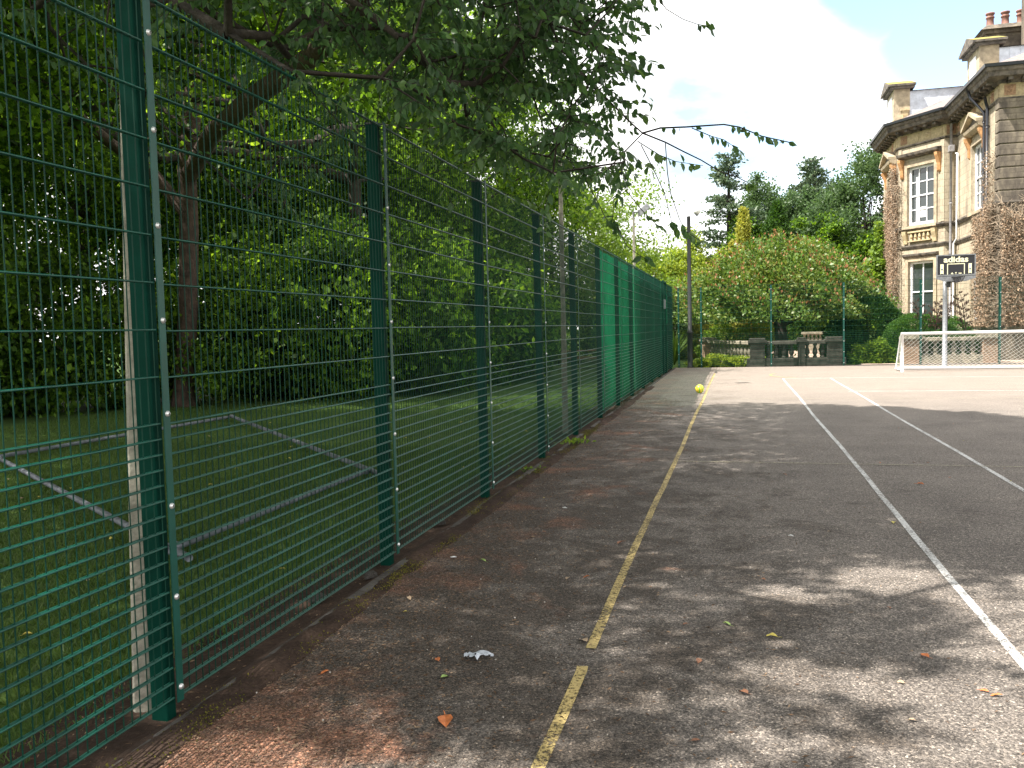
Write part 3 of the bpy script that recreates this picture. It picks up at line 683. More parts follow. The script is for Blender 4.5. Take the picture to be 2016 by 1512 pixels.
fB.window(.58, 2.17, 6.2, 9.0, 3, 2, .5, .12, .045, sheet=True); fB.window(.66, 2.17, 1.5, 4.45, 2, 1, .5, .12, .05)
fA.window(LA-3.0, LA-1.0, 6.2, 9.0, 3, 2); fA.window(LA-3.0, LA-1.0, 1.5, 4.45, 2, 1)
for h_ in dh: fD.window(*h_, 3 if h_[2] > 5 else 2, 2 if h_[2] > 5 else 1, .5, .12, .045)
fE.window(3.2, 4.9, 6.2, 9.0, 3, 2); fE.window(3.2, 4.9, 1.5, 4.45, 2, 1)

# horizontal mouldings following the whole wall line, mitred corner to corner
line = [fA.o, A0, BE, np.array([9.9, BE[1]]), np.array([9.9, 37.7]), np.array([18.9, 37.7])]
def offs(line, d):
    out_ = []
    for i, p in enumerate(line):
        ns = []
        if i > 0: t_ = line[i]-line[i-1]; t_ = t_/np.linalg.norm(t_); ns.append(np.array([t_[1], -t_[0]]))
        if i < len(line)-1: t_ = line[i+1]-line[i]; t_ = t_/np.linalg.norm(t_); ns.append(np.array([t_[1], -t_[0]]))
        if len(ns) == 1: out_.append(p+ns[0]*d)
        else: b_ = ns[0]+ns[1]; b_ /= np.linalg.norm(b_); out_.append(p+b_*d/max(.3, b_@ns[0]))
    return out_
def moulding(name, prof, m, line_=line, parent=None):
    mb = MB(); n = len(prof); rows = [offs(line_, o_) for o_, z in prof]
    for i in range(len(line_)): mb.v += [(rows[k][i][0], rows[k][i][1], prof[k][1]) for k in range(n)]
    for i in range(len(line_)-1):
        for k in range(n): a = i*n+k; b = i*n+(k+1) % n; mb.f.append((a, b, b+n, a+n))
    mb.f += [tuple(range(n)), tuple(reversed(range(len(mb.v)-n, len(mb.v))))]
    return hp(name, mb, m, parent)
moulding('plinth', [(-.1, -.05), (.14, -.05), (.14, 1.0), (.10, 1.06), (.06, 1.18), (-.1, 1.18)], M['dstone'])
moulding('string_course', [(-.1, 5.95), (.05, 5.95), (.14, 6.08), (.14, 6.15), (-.1, 6.17)], M['cstone'])
moulding('string_course', [(-.1, 5.05), (.03, 5.05), (.10, 5.18), (.10, 5.24), (-.1, 5.26)], M['cstone'])
moulding('architrave', [(-.1, 9.98), (.03, 9.98), (.09, 10.04), (.09, 10.08), (-.1, 10.09)], M['cstone'])
moulding('frieze', [(-.1, 10.1), (.02, 10.1), (.02, 10.62), (-.1, 10.62)], M['buff'])
moulding('cornice', [(-.2, 10.62), (.05, 10.62), (.12, 10.74), (.52, 10.80), (.56, 10.95), (.62, 11.0), (.66, 11.12), (-.2, 11.12)], M['cstone'])
gut = moulding('gutter', [(.60, 11.125), (.73, 11.125), (.75, 11.24), (.71, 11.24), (.69, 11.16), (.60, 11.16)], M['pipe'])
# frieze panels, carved rosettes and modillions under the cornice
for f_, L_ in ((fA, LA), (fB, LB), (fC, LC), (fD, LD), (fE, LE)):
    n_ = max(1, int(L_/.5)); rz_f = math.atan2(f_.d[1], f_.d[0])
    for k in range(n_):
        mo = MB(); s_ = (k+.5)*L_/n_; f_.box(mo, s_-.085, s_+.085, 10.66, 10.78, .055, .42); f_.box(mo, s_-.065, s_+.065, 10.60, 10.655, .04, .22); mo.v += []
        hp('modillion', mo, M['cstone'])
    n_ = max(1, int(L_/.62))
    for k in range(n_):
        pn = MB(); s_ = (k+.5)*L_/n_; f_.box(pn, s_-.2, s_+.2, 10.16, 10.57, .021, .035)
        if k % 2 == 0: pn.tube([f_.P(s_, 10.365, .030), f_.P(s_, 10.365, .06)], [.13, .09], 8); pn.tube([f_.P(s_, 10.365, .055), f_.P(s_, 10.365, .10)], [.06, .02], 8)
        hp('frieze_panel', pn, M['panel'] if k % 4 == 0 else M['buff'])
# window surrounds: architrave frame, consoles, hood or pediment
def surround(f_, a, b, c, d, ped=False, top=True, consoles=True):
    mb = MB(); w_ = .17
    for (x0, x1, z0, z1) in ((a-w_, a-.001, c-.05, d+w_), (b+.001, b+w_, c-.05, d+w_), (a-.001, b+.001, d+.001, d+w_)): f_.box(mb, x0, x1, z0, z1, .001, .06)
    f_.box(mb, a-w_-.05, b+w_+.05, c-.17, c-.05, .001, .16)
    sur = hp('window_surround', mb, M['pstone'])
    if top:
        h_ = MB(); e = .42; z0 = d+.42
        prof = [(0.01, z0), (.10, z0), (.30, z0+.10), (.34, z0+.22), (.01, z0+.26)]
        f_.prism(h_, a-e, b+e, prof)
        if ped:
            cx = (a+b)/2; vs = []
            for o_ in (.012, .33): vs += [f_.P(a-e, z0+.23, o_), f_.P(b+e, z0+.23, o_), f_.P(cx, z0+.72, o_)]
            h2 = MB(); h2.add([f_.P(a-e+.16, z0+.262, .012), f_.P(b+e-.16, z0+.262, .012), f_.P(cx, z0+.6, .012), f_.P(a-e+.16, z0+.262, .2), f_.P(b+e-.16, z0+.262, .2), f_.P(cx, z0+.6, .2)], [(0, 1, 2), (5, 4, 3), (0, 3, 4, 1), (1, 4, 5, 2), (2, 5, 3, 0)])
            hp('tympanum', h2, M['dstone'])
            for (p, q) in (((a-e, z0+.24), (cx, z0+.74)), ((cx, z0+.74), (b+e, z0+.24))):
                pr_ = [f_.P(p[0], p[1], .012), f_.P(q[0], q[1], .012), f_.P(q[0], q[1], .40), f_.P(p[0], p[1], .40)]
                pr2 = [(x, y, z+.13) for x, y, z in pr_]; h_.add(pr_+pr2, [(3, 2, 1, 0), (4, 5, 6, 7), (0, 1, 5, 4), (1, 2, 6, 5), (2, 3, 7, 6), (3, 0, 4, 7)])
        hp('pediment' if ped else 'window_hood', h_, M['pstone'] if ped else M['cstone'])
    if consoles:
        for s_ in (a-.30, b+.30):
            cb = MB(); f_.prism(cb, s_-.09, s_+.09, [(.01, d-.45), (.05, d-.5), (.10, d-.42), (.12, d-.1), (.28, d+.28), (.30, d+.41), (.01, d+.41)])
            for k in range(3): f_.box(cb, s_-.075+.055*k, s_-.055+.055*k, d-.40, d-.05, .10, .13)
            hp('console_bracket', cb, M['ochre'])
surround(fB, .58, 2.17, 6.2, 9.0); surround(fB, .66, 2.17, 1.5, 4.45, consoles=False, top=False)
hb_ = MB(); fB.prism(hb_, .40, 2.43, [(.01, 4.62), (.06, 4.62), (.16, 4.72), (.18, 4.80), (.01, 4.83)]); hp('window_hood', hb_, M['cstone'])
surround(fA, LA-3.0, LA-1.0, 6.2, 9.0, ped=True); surround(fD, *dh[0], ped=True); surround(fD, *dh[1], consoles=False, top=False)
surround(fA, LA-3.0, LA-1.0, 1.5, 4.45, consoles=False, top=False); surround(fE, 3.2, 4.9, 6.2, 9.0, ped=True)
# raised panel over bay window, apron with little balusters and scroll consoles
ap = MB()
for k in range(5):
    s_ = .88+k*.25; ap.lathe(fB.P(s_, 5.45, .07), [(.05, 0), (.05, .04), (.03, .08), (.07, .17), (.05, .28), (.03, .33), (.05, .38)], 8)
fB.box(ap, .70, 2.06, 5.40, 5.45, .001, .14); fB.box(ap, .70, 2.06, 5.83, 5.90, .001, .14); hp('apron_balusters', ap, M['buff'])
for s_ in (.50, 2.24):
    cb = MB(); fB.prism(cb, s_-.12, s_+.12, [(.01, 5.30), (.08, 5.32), (.10, 5.5), (.18, 5.75), (.2, 5.93), (.01, 5.93)]); hp('scroll_console', cb, M['buff'])
# recessed wall panels edges / pilaster strips on the bay
ps = MB()
for (a, b_) in ((.03, .22), (2.52, 2.74)): fB.box(ps, a, b_, 1.2, 5.0, .001, .035); fB.box(ps, a, b_, 6.2, 9.95, .001, .035)
hp('pilaster_strip', ps, M['stone'])
# rusticated quoins on the near corner
z = 1.2; k = 0
qn = MB()
while z < 9.9:
    h_ = .445; 
    if not (4.95 < z+h_/2 < 6.2 and False):
        qn.v += []; x0, x1, y0, y1 = 9.9-.07, 9.9+.92, 37.7-.07, 37.7+.45
        qn.b2(x0+.0, x1, y0, y1, z+.02, z+h_-.02)
    z += h_; k += 1
hp('quoins', qn, M['dstone'], bevel=.025)
# rainwater pipes
def pipe(name, pts, r_, m, collars=()):
    mb = MB(); mb.tube(pts, r_, 10)
    for (x, y, z) in collars: mb.tube([(x, y, z-.04), (x, y, z+.04)], r_*1.35, 10)
    return hp(name, mb, m, smooth=True)
px_, py_ = 9.9-.10, 39.6
pipe('downpipe', [(9.25, 40.0, 11.1), (9.35, 39.95, 10.7), (9.7, py_+.1, 10.15), (px_, py_, 9.95), (px_, py_, .1)], .055, M['pipe'], [(px_, py_, z) for z in (9.6, 7.6, 5.6, 3.6)])
pipe('downpipe', [(9.72, 39.2, 10.5), (px_, 39.1, 10.0), (px_, 39.1, 6.3)], .06, M['pipe'], [(px_, 39.1, z) for z in (9.3, 7.6)])
pipe('downpipe', [(9.62, 44.36, 10.6), (9.62, 44.36, .1)], .06, M['gpipe'], [(9.62, 44.36, z) for z in (9.5, 7.0, 4.6)])
pipe('downpipe', [(9.8, 44.2, 9.2), (9.78, 43.9, 9.15), (9.78, 43.9, 5.3), (9.7, 44.1, 5.1), (9.7, 44.1, .1)], .045, M['frame'], [(9.78, 43.9, 7.2)])
hp('rainwater_hopper', MB().b2(9.5, 9.74, 44.2, 44.46, 9.3, 9.6), M['gpipe'], bevel=.02)
# roofs
rf = MB(); e = .6; z0 = 11.15; X0, Y0 = 9.9-e, 37.7-e; X1, Y1 = 18.9+e, 60+e; hx = (X0+X1)/2; rz_ = z0+(hx-X0)*.5
rf.add([(X0, Y0, z0), (X1, Y0, z0), (X1, Y1, z0), (X0, Y1, z0), (hx, Y0+hx-X0, rz_), (hx, Y1-(hx-X0), rz_)], [(0, 1, 4), (1, 2, 5, 4), (2, 3, 5), (3, 0, 4, 5)])
bl = offs([np.array([9.9, 54.1]), fA.o, A0, BE, np.array([12., BE[1]])], 0)
g0 = offs([np.array([9.9, 54.1]), fA.o, A0, BE, np.array([9.9, BE[1]])], .6)
ap_ = (11.3, 49.0, z0+.5*(11.3-7.17)); hp_ = (14.0, 49.0, ap_[2])
rf.add([(*g0[0], z0), (*g0[1], z0), (*g0[2], z0), (*(A0+DV*3.3+fB.n*.6), z0), ap_, hp_, (14, 53.4, z0+.9), (14, 44.2, z0+.9)], [(0, 1, 4), (1, 2, 4), (2, 3, 4), (3, 7, 5, 4), (0, 4, 5, 6)])
roof = hp('roof', rf, M['slate'])
fl_ = moulding('lead_flashing', [(.2, 11.13), (.62, 11.17), (.55, 11.22), (.2, 11.36)], M['lead'])
# dormers: stone front facing left, lead cheeks
def dormer(xf, ya, yb, xd, ztop):
    z0 = 11.2; ze = ztop-.62; cy = (ya+yb)/2
    b = MB(); b.b2(xf, xf+.75, ya, yb, z0, ze); d = hp('dormer', b, M['pstone'])
    def sub(nm, mb, m, **k):
        mb.v = [(x-hs0[0], y-hs0[1], z) for x, y, z in mb.v]; return mb.build(nm, m, d, **k)
    p = MB(); p.b2(xf-.18, xf+.95, ya-.18, yb+.18, ze+.001, ze+.12)
    xs = (xf-.30, xf+1.0)
    p.add([(x, y, z) for x in xs for y, z in ((ya-.28, ze+.121), (yb+.28, ze+.121), (yb+.28, ze+.20), (cy, ztop), (ya-.28, ze+.20))], [(0, 1, 2, 3, 4), (9, 8, 7, 6, 5), (0, 5, 6, 1), (1, 6, 7, 2), (2, 7, 8, 3), (3, 8, 9, 4), (4, 9, 5, 0)])
    sub('pediment', p, M['cstone'])
    mo = MB(); mo.add([(xs[0]+.02, ya-.26, ze+.215), (xs[1]-.02, ya-.26, ze+.215), (xs[1]-.02, cy, ztop+.015), (xs[0]+.02, cy, ztop+.015), (xs[1]-.02, yb+.26, ze+.215), (xs[0]+.02, yb+.26, ze+.215)], [(0, 1, 2, 3), (3, 2, 4, 5)]); sub('mossy_top', mo, M['moss'])
    lc = MB(); lc.b2(xf+.751, xd, ya+.05, yb-.05, z0-.2, ze-.12); sub('lead_cheek', lc, M['lead'])
    ls = MB()
    for k in range(1, 6): x = xf+.75+(xd-xf-.75)*k/6; ls.b2(x-.012, x+.012, ya+.035, ya+.05, z0-.1, ze-.13)
    sub('lead_rolls', ls, M['lead'])
    lr = MB(); lr.add([(xf+.76, ya-.06, ze-.12), (xd, ya-.06, ze-.12), (xd, cy, ze+.14), (xf+.76, cy, ze+.14), (xd, yb+.06, ze-.12), (xf+.76, yb+.06, ze-.12)], [(0, 1, 2, 3), (3, 2, 4, 5)]); sub('dormer_roof', lr, M['slate'])
    br_ = MB()
    br_.add([(x, y, z) for y in (ya-.10, ya-.001) for x, z in ((xf+.36, z0+.10), (xf+.68, z0+.10), (xf+.64, z0+.8), (xf+.68, z0+.9), (xf+.68, z0+1.0), (xf+.34, z0+1.0), (xf+.34, z0+.9), (xf+.38, z0+.8))], [tuple(range(8)), tuple(reversed(range(8, 16)))]+[(i, (i+1) % 8, 8+(i+1) % 8, 8+i) for i in range(8)])
    for k in range(4): br_.b2(xf+.40+.065*k, xf+.425+.065*k, ya-.125, ya-.10, z0+.3, z0+.75)
    br_.b2(xf+.30, xf+.72, ya-.14, ya-.0015, z0+.93, z0+1.01); sub('scroll_bracket', br_, M['buff'])
    wn = MB(); wn.b2(xf-.03, xf-.001, ya+.5, yb-.5, z0+.25, ze-.25); sub('dormer_window', wn, M['frame'])
    return d
dormer(7.75, 48.0, 50.0, 11.2, 13.85); dormer(9.95, 41.0, 43.0, 13.2, 13.65)
# chimneys
ch = MB(); ch.b2(11.1, 14.5, 44.7, 46.2, 12.2, 14.55); ch.b2(11.0, 14.6, 44.6, 46.3, 14.55, 14.72); ch.add([(10.85, 44.45, 14.72), (14.75, 44.45, 14.72), (14.75, 46.45, 14.72), (10.85, 46.45, 14.72), (11.15, 44.75, 14.98), (14.45, 44.75, 14.98), (14.45, 46.15, 14.98), (11.15, 46.15, 14.98)], [(3, 2, 1, 0), (4, 5, 6, 7), (0, 1, 5, 4), (1, 2, 6, 5), (2, 3, 7, 6), (3, 0, 4, 7)])
chim = hp('chimney_stack', ch, M['dstone'])
for k, x in enumerate((11.45, 12.08, 12.72)):
    c = MB(); c.lathe((x, 45.4, 14.93), [(.28, 0), (.22, .1), (.17, .13), (.155, .5), (.19, .53), (.19, .57), (.155, .6), (.15, .66), (.20, .70), (.20, .76), (.12, .76)], 14); c.v = [(a-hs0[0], b-hs0[1], z) for a, b, z in c.v]; c.build('chimney_pot', M['pot'], chim, True)
c2 = MB(); c2.b2(12.35, 14.1, 42.6, 44.0, 12.0, 17.5)
for k in range(9): c2.b2(12.27, 12.6, 42.52, 42.9, 12.1+k*.6, 12.42+k*.6)
hp('chimney_stack', c2, M['dstone'], bevel=.03)

# dead creeper clinging to the house
M['twig'] = mat('dry_creeper_stem', (.31, .245, .18), .95, var=.35, vscale=3)
M['dryleaf'] = leaf_mat('dry_creeper_leaf', [(.20, .14, .095), (.33, .235, .16), (.42, .31, .22)], .1, .9, .1)
def creeper(label, patches, seed, thick=.25):
    r_ = np.random.default_rng(seed); cr_ = empty('climbing_creeper', (patches[0][0].P(patches[0][1], 0)), label, 'creeper')
    org = np.array(cr_.location); V = []; Q = []; P = []; D = []
    for (f_, s0, s1, z0, z1, n_, top) in patches:
        for _ in range(n_):
            s_ = r_.uniform(s0, s1); z_ = z0+(z1-z0)*r_.uniform(0, 1)**.9
            if z_ > top(s_): continue
            q = np.array([s_, z_, r_.uniform(.03, thick)]); d = np.array([r_.normal(0, .6), r_.normal(.1, .6), r_.normal(0, .3)]); w_ = r_.uniform(.005, .013)
            prev = None
            for k in range(6):
                p = np.array(f_.P(q[0], q[1], max(.02, q[2])))
                up = np.array([0, 0, w_]) if abs(d[0]) > abs(d[1]) else np.array([f_.d[0]*w_, f_.d[1]*w_, 0])
                V += [p-up, p+up]
                if k: b = len(V); Q.append((b-4, b-3, b-1, b-2))
                q = q+d/np.linalg.norm(d)*.11; d = d+r_.normal(0, .5, 3); d[2] = d[2]*.6-(q[2]-thick*.5)*2
        m_ = n_*2
        ss = r_.uniform(s0, s1, m_); zz = r_.uniform(z0, z1, m_)
        for a, b in zip(ss, zz):
            if b < top(a): P.append(f_.P(a, b, r_.uniform(.02, thick*1.1))); D.append(r_.normal(size=3)+[0, 0, -.5])
    V = np.array(V)-org; np_mesh('stems', V, np.array(Q), M['twig'], cr_)
    P = np.array(P)-org; v, q = leaf_cloud(P, np.array(D), r_.uniform(.05, .11, len(P)), None, RHOM, RHQ); np_mesh('dry_leaves', v, q, M['dryleaf'], cr_)
    return cr_
wv_ = lambda base, amp, ph: (lambda s: base+amp*math.sin(s*1.9+ph)+amp*.5*math.sin(s*5.1+ph*2))
creeper('tangled bare brown creeper covering the near corner of the house at the right edge', [
    (fE, .0, 4., 1.35, 6.3, 7500, lambda s: 6.1-.5*math.sin(s*3)), (fD, LD-2.4, LD, 1.3, 6.6, 3600, wv_(5.9, .4, 1)), (fD, LD-1.1, LD-.3, 5.5, 8.4, 160, wv_(8, .4, 1))], 3, .42)
creeper('thin dry creeper with tan dead leaves on the far side of the bay', [(fA, LA-2.6, LA+.0, 1.3, 9.2, 4200, wv_(8.6, .5, 0)), (fB, -.0, .14, 1.3, 8.8, 200, wv_(8, .6, 2))], 5, .3)

# ================================================================== stone balustrades
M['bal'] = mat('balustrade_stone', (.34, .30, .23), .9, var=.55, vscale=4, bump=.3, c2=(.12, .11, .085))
M['balshaded'] = mat('shaded_balustrade_stone', (.085, .08, .065), .95, var=.5, vscale=4, bump=.3)  # darker copy of the balustrade stone, tree shade put into its colour
M['brick'] = mat('red_pier_stone', (.34, .23, .16), .9, var=.3, vscale=8)
BP = [(.085, 0), (.085, .05), (.05, .08), (.06, .11), (.10, .20), (.085, .29), (.05, .40), (.045, .45), (.075, .48), (.075, .52)]
def balustrade(a, b, n_b, piers, label, m, base=.34, pier_m=None, h=1.02, grp='stone balustrades beyond the far fence', z0=-.05, skip=()):
    a = np.array([*a, z0]); b = np.array([*b, z0]); L_ = np.linalg.norm(b-a); ang = math.atan2(b[1]-a[1], b[0]-a[0])
    e = empty('stone_balustrade', a, label, 'balustrade', grp, ang)
    MB().b2(-.1, L_+.1, -.22, .22, 0, base).build('plinth', m, e, bevel=.012)
    MB().b2(-.05, L_+.05, -.16, .16, base+.52, base+.66).build('rail', m, e, bevel=.02)
    for (s_, w_) in piers:
        p = MB(); p.b2(s_-w_/2, s_+w_/2, -.26, .26, -.001, base+.60); pe = p.build('pier', pier_m or m, e, bevel=.01)
        c = MB(); c.b2(s_-w_/2-.08, s_+w_/2+.08, -.34, .34, base+.60, base+.70); c.b2(s_-w_/2-.02, s_+w_/2+.02, -.28, .28, base+.70, base+.78); c.build('pier_cap', m, pe, bevel=.015)
    first = None
    for k in range(n_b):
        s_ = L_*(k+.5)/n_b
        if any(abs(s_-p[0]) < p[1]/2+.08 for p in piers): continue
        if first is None: first = MB().lathe((0, 0, 0), BP, 12).build('baluster', m, e, True); o = first
        else: o = first.copy(); col.objects.link(o)
        o.location = (s_, 0, base)
    return e
balustrade((.45, 34.75), (3.85, 34.75), 12, [(.3, .55), (1.92, .24), (3.1, .55)], 'dark stone balustrade in shade with three piers, directly behind the far fence', M['balshaded'])
balustrade((-1.25, 39.6), (.55, 35.3), 13, [(.0, .5)], 'sunlit pale balustrade run going back from the dark pier towards the lamp post', M['bal'], pier_m=M['brick'])
balustrade((6.1, 35.6), (9.3, 35.6), 10, [(.3, .62), (2.95, .5)], 'stone balustrade with red piers behind the goal below the bay window', M['bal'], pier_m=M['brick'])
balustrade((3.4, 49.0), (5.2, 49.0), 9, [], 'short distant pale balustrade rail seen past the dark tree trunk', M['bal'], z0=.12)

# ================================================================== plants
G = {}
def lm(name, cols, **k): G[name] = leaf_mat(name, cols, **k)
lm('wood_leaf', [(.008, .022, .005), (.026, .062, .010), (.085, .17, .022), (.20, .33, .045)], trans=.5, spec=.2)  # brightest greens put sunlight on the leaves into their colour
lm('light_leaf', [(.06, .11, .02), (.11, .19, .03), (.18, .26, .04)], trans=.45)
lm('dark_leaf', [(.025, .055, .02), (.05, .095, .033), (.08, .135, .045)], trans=.35)
lm('blue_needle', [(.03, .06, .035), (.06, .10, .055), (.11, .15, .075)], trans=.15)
lm('yellow_leaf', [(.12, .16, .03), (.26, .28, .05), (.36, .36, .08)], trans=.3)
lm('lime_leaf', [(.09, .15, .025), (.17, .24, .035), (.27, .32, .055)], trans=.4)
lm('photinia_leaf', [(.03, .075, .016), (.065, .13, .022), (.11, .18, .035), (.16, .18, .045)], trans=.25, spec=.35, rough=.45)
lm('hedge_leaf', [(.012, .04, .008), (.028, .075, .012), (.05, .11, .018)], trans=.25)
lm('hedge_light', [(.03, .08, .012), (.05, .12, .018), (.075, .16, .025)], trans=.25)
lm('near_leaf', [(.022, .055, .02), (.045, .10, .035), (.07, .14, .045), (.12, .20, .05)], trans=.38, spec=.45, rough=.42)
lm('blade', [(.03, .06, .012), (.05, .10, .018), (.09, .14, .03)], trans=.25)
lm('spike', [(.03, .015, .012), (.07, .035, .025)], trans=.05)

def blob(n, rx, ry, rz, clumps, spread=.22, shell=.55, seed=0, flat_bottom=None):
    """points gathered in clumps through an uneven crown; returns positions and outward directions"""
    r_ = np.random.default_rng(seed)
    d = r_.normal(size=(clumps, 3)); d /= np.linalg.norm(d, axis=1, keepdims=True)
    rad = shell+(1-shell)*r_.uniform(0, 1, clumps)**.5; rad *= 1+.16*np.sin(d[:, 0]*5+seed)+.12*np.sin(d[:, 1]*7+d[:, 2]*6)
    C = d*rad[:, None]; 
    if flat_bottom is not None: C = C[C[:, 2] > flat_bottom]
    k = r_.integers(0, len(C), n); sz = r_.uniform(.6, 1.4, len(C))[k]
    off = np.clip(r_.normal(size=(n, 3)), -1.9, 1.9)*spread*sz[:, None]*np.array([1, 1, .62])
    P = (C[k]+off)*[rx, ry, rz]; return P, C
def crown(parent, n, rx, ry, rz, cz, leaf, m, clumps=60, spread=.16, seed=0, name='crown', shell=.5, shape=RHOM, quads=RHQ, down=.5, fb=None, sort=True):
    P, C = blob(n, rx, ry, rz, clumps, spread, shell, seed, fb); r_ = np.random.default_rng(seed+1)
    P[:, 2] += cz; D = r_.normal(size=P.shape)*.8; D /= np.linalg.norm(D, axis=1, keepdims=True); D += P*[.06, .06, 0]; D[:, 2] -= down
    v, q = leaf_cloud(P, D, r_.uniform(.7, 1.3, n)*leaf, None, shape, quads)
    o = np_mesh(name, v, q, m, parent); return o, C*[rx, ry, rz]+[0, 0, cz]
def trunk_limbs(parent, h, r0, C, m, seed=0, lean=(0, 0), nl=9, base=-.1, name='trunk', t0=.35):
    r_ = random.Random(seed); b = MB(); pts = []; N = 7
    for i in range(N):
        t_ = i/(N-1); pts.append(np.array([lean[0]*t_+r_.uniform(-.12, .12)*t_*h*.1, lean[1]*t_+r_.uniform(-.12, .12)*t_*h*.1, base+(h-base)*t_]))
    rad = [r0*(1.35 if i == 0 else 1)*(1-.8*i/(N-1)) for i in range(N)]; b.tube(pts, rad, 9)
    for k in range(min(nl, len(C))):
        c = C[(k*7) % len(C)]; t_ = r_.uniform(t0, .9); i = min(N-2, int(t_*(N-1))); p = pts[i]+(pts[i+1]-pts[i])*(t_*(N-1)-i)
        mid = p*.5+np.array(c)*.5+[0, 0, .25]; b.tube([p, p*.75+mid*.25, mid, np.array(c)], [rad[i]*.5, rad[i]*.4, rad[i]*.25, .02], 6)
    return b.build(name, m, parent, True)
def tree(kind, loc, label, h, rx, rz, leaf, m, n, seed, group=None, ry=None, clumps=60, bark='bark', tr=.22, cat='tree', spread=.16, cz=None, fb=None, nl=9):
    e = empty(kind, loc, label, cat, group, random.Random(seed).uniform(0, 6) if ry is None else 0)
    cz = cz if cz is not None else h-rz
    o, C = crown(e, n, rx, ry or rx, rz, cz, leaf, G[m], clumps, spread, seed, fb=fb); trunk_limbs(e, cz+rz*.5, tr, C, M[bark], seed, nl=nl); return e

# ---- the wood behind the side fence: every tree its own object
wood = [  # x, y, height, radius, label
 (-19.5, 15.5, 13, 4.6, 'broad dark tree at the far left edge of the wood'), (-19.2, 22.5, 15, 4.6, 'dark leafy tree left of the brown cherry trunk'),
 (-20.5, 26, 16, 5, 'tall tree deep in the wood behind the leftmost trees'), (-14.0, 24.5, 14, 4.2, 'sunlit tree right behind the brown cherry trunk'),
 (-11.8, 27.5, 15, 4.4, 'bright leafy tree in the middle of the wood behind the second fence post'), (-16.5, 33, 18, 5.5, 'tall background tree closing the gap in the middle of the wood'),
 (-9.6, 31.5, 13, 3.8, 'full tree in the wood behind the third fence post'), (-13.0, 40, 16, 5.0, 'tall tree beyond the picnic lawn, left of the grey column'),
 (-24, 19.5, 17, 5, 'tall tree rising behind the left edge of the wood'), (-22.5, 34, 19, 6, 'tallest tree at the back of the wood')]
protos = {}
for i, (x, y, h, r_, lb_) in enumerate(wood):
    v_ = i % 3
    if v_ not in protos:
        t_ = tree('woodland_tree', (x, y, -.1), lb_, 14, 4.5, 5.6, .15, 'wood_leaf', 42000, 40+v_, 'trees of the wood behind the side fence', clumps=120, spread=.11, tr=.26); protos[v_] = t_
    else:
        t_ = copy_tree(protos[v_]); tag(t_, lb_)
    t_.location = (x, y, -.1); s_ = r_/4.5; t_.scale = (s_, s_, h/14); t_.rotation_euler = (0, 0, i*2.1)
shr = [(-17.8, 14.2, 3.2), (-16.0, 16.6, 3.8), (-14.9, 18.6, 3.0), (-12.4, 20.3, 3.6), (-10.3, 21.3, 4.4), (-8.9, 23.2, 4.6), (-8.2, 26.0, 4.0), (-19, 18, 4.5), (-12.9, 23, 5), (-7.9, 29.0, 3.6), (-10.2, 34.5, 4.2), (-8.2, 41.5, 3.8)]
slab = ['low dark shrub at the left edge of the lawn', 'dark shrub left of the brown cherry trunk', 'ferny shrub at the foot of the brown cherry trunk', 'leafy shrub just right of the brown cherry trunk', 'tall bright shrub seen between the first two fence posts', 'tall shrub seen through the mesh left of the second fence post', 'glossy shrub behind the second fence post', 'tall dark shrub deep behind the left lawn', 'tall shrub behind the cherry trunk', 'shrub at the corner where the lawn opens out', 'dark shrub left of the picnic table', 'broad shrub behind the picnic table']
sp = None
for i, (x, y, h) in enumerate(shr):
    if sp is None:
        sp = tree('understorey_shrub', (x, y, 0), slab[0], 3.2, 2.0, 1.7, .13, 'wood_leaf', 16000, 77, 'shrubs along the edge of the wood', clumps=70, tr=.07, cat='shrub', cz=1.5); t_ = sp
    else: t_ = copy_tree(sp); tag(t_, slab[i])
    t_.location = (x, y, -.15); t_.scale = (h/3.2*.95, h/3.2*.95, h/3.2); t_.rotation_euler = (0, 0, i*1.7)
# cherry trunk with its two big limbs
ch_ = empty('cherry_tree', (-13.1, 18.4, -.1), 'cherry tree with banded reddish-brown trunk and one long limb leaning right, behind the lawn', 'tree')
org = np.array([-13.1, 18.4, -.1])
def lpts(pl): return [np.array(aty(x, y, Y))-org for x, y, Y in pl]
cb_ = MB(); cb_.tube([(0, 0, -.1), (0, 0, .5)]+lpts([(371, 600, 18.4), (372, 450, 18.4), (368, 330, 18.3), (380, 200, 18.1), (385, 60, 17.9), (375, -80, 17.8)]), [.33, .24, .225, .22, .215, .21, .17, .13], 12)
ctr = cb_.build('trunk', M['barkr'], ch_, True)
cl_ = MB(); cl_.tube(lpts([(372, 345, 18.3), (420, 260, 15.5), (500, 190, 12.8), (590, 130, 10.8), (650, 80, 9.8), (705, 20, 9.2), (740, -60, 8.8)]), [.20, .18, .16, .14, .12, .10, .08], 9)
cl_.tube(lpts([(366, 420, 18.3), (300, 340, 18.0), (215, 280, 17.8), (120, 200, 17.6), (30, 120, 17.4), (-60, 60, 17)]), [.16, .14, .13, .12, .10, .08], 8); cl_.build('limb', M['barkr'], ch_, True)
P_, C_ = blob(14000, 5, 4.5, 3.0, 60, .13, .4, 5); P_[:, 2] += 11.5; P_[:, 0] -= 2.5; v, q = leaf_cloud(P_, rdir(len(P_), .5), rng.uniform(.09, .15, len(P_)), None, RHOM, RHQ); np_mesh('crown', v, q, G['wood_leaf'], ch_)

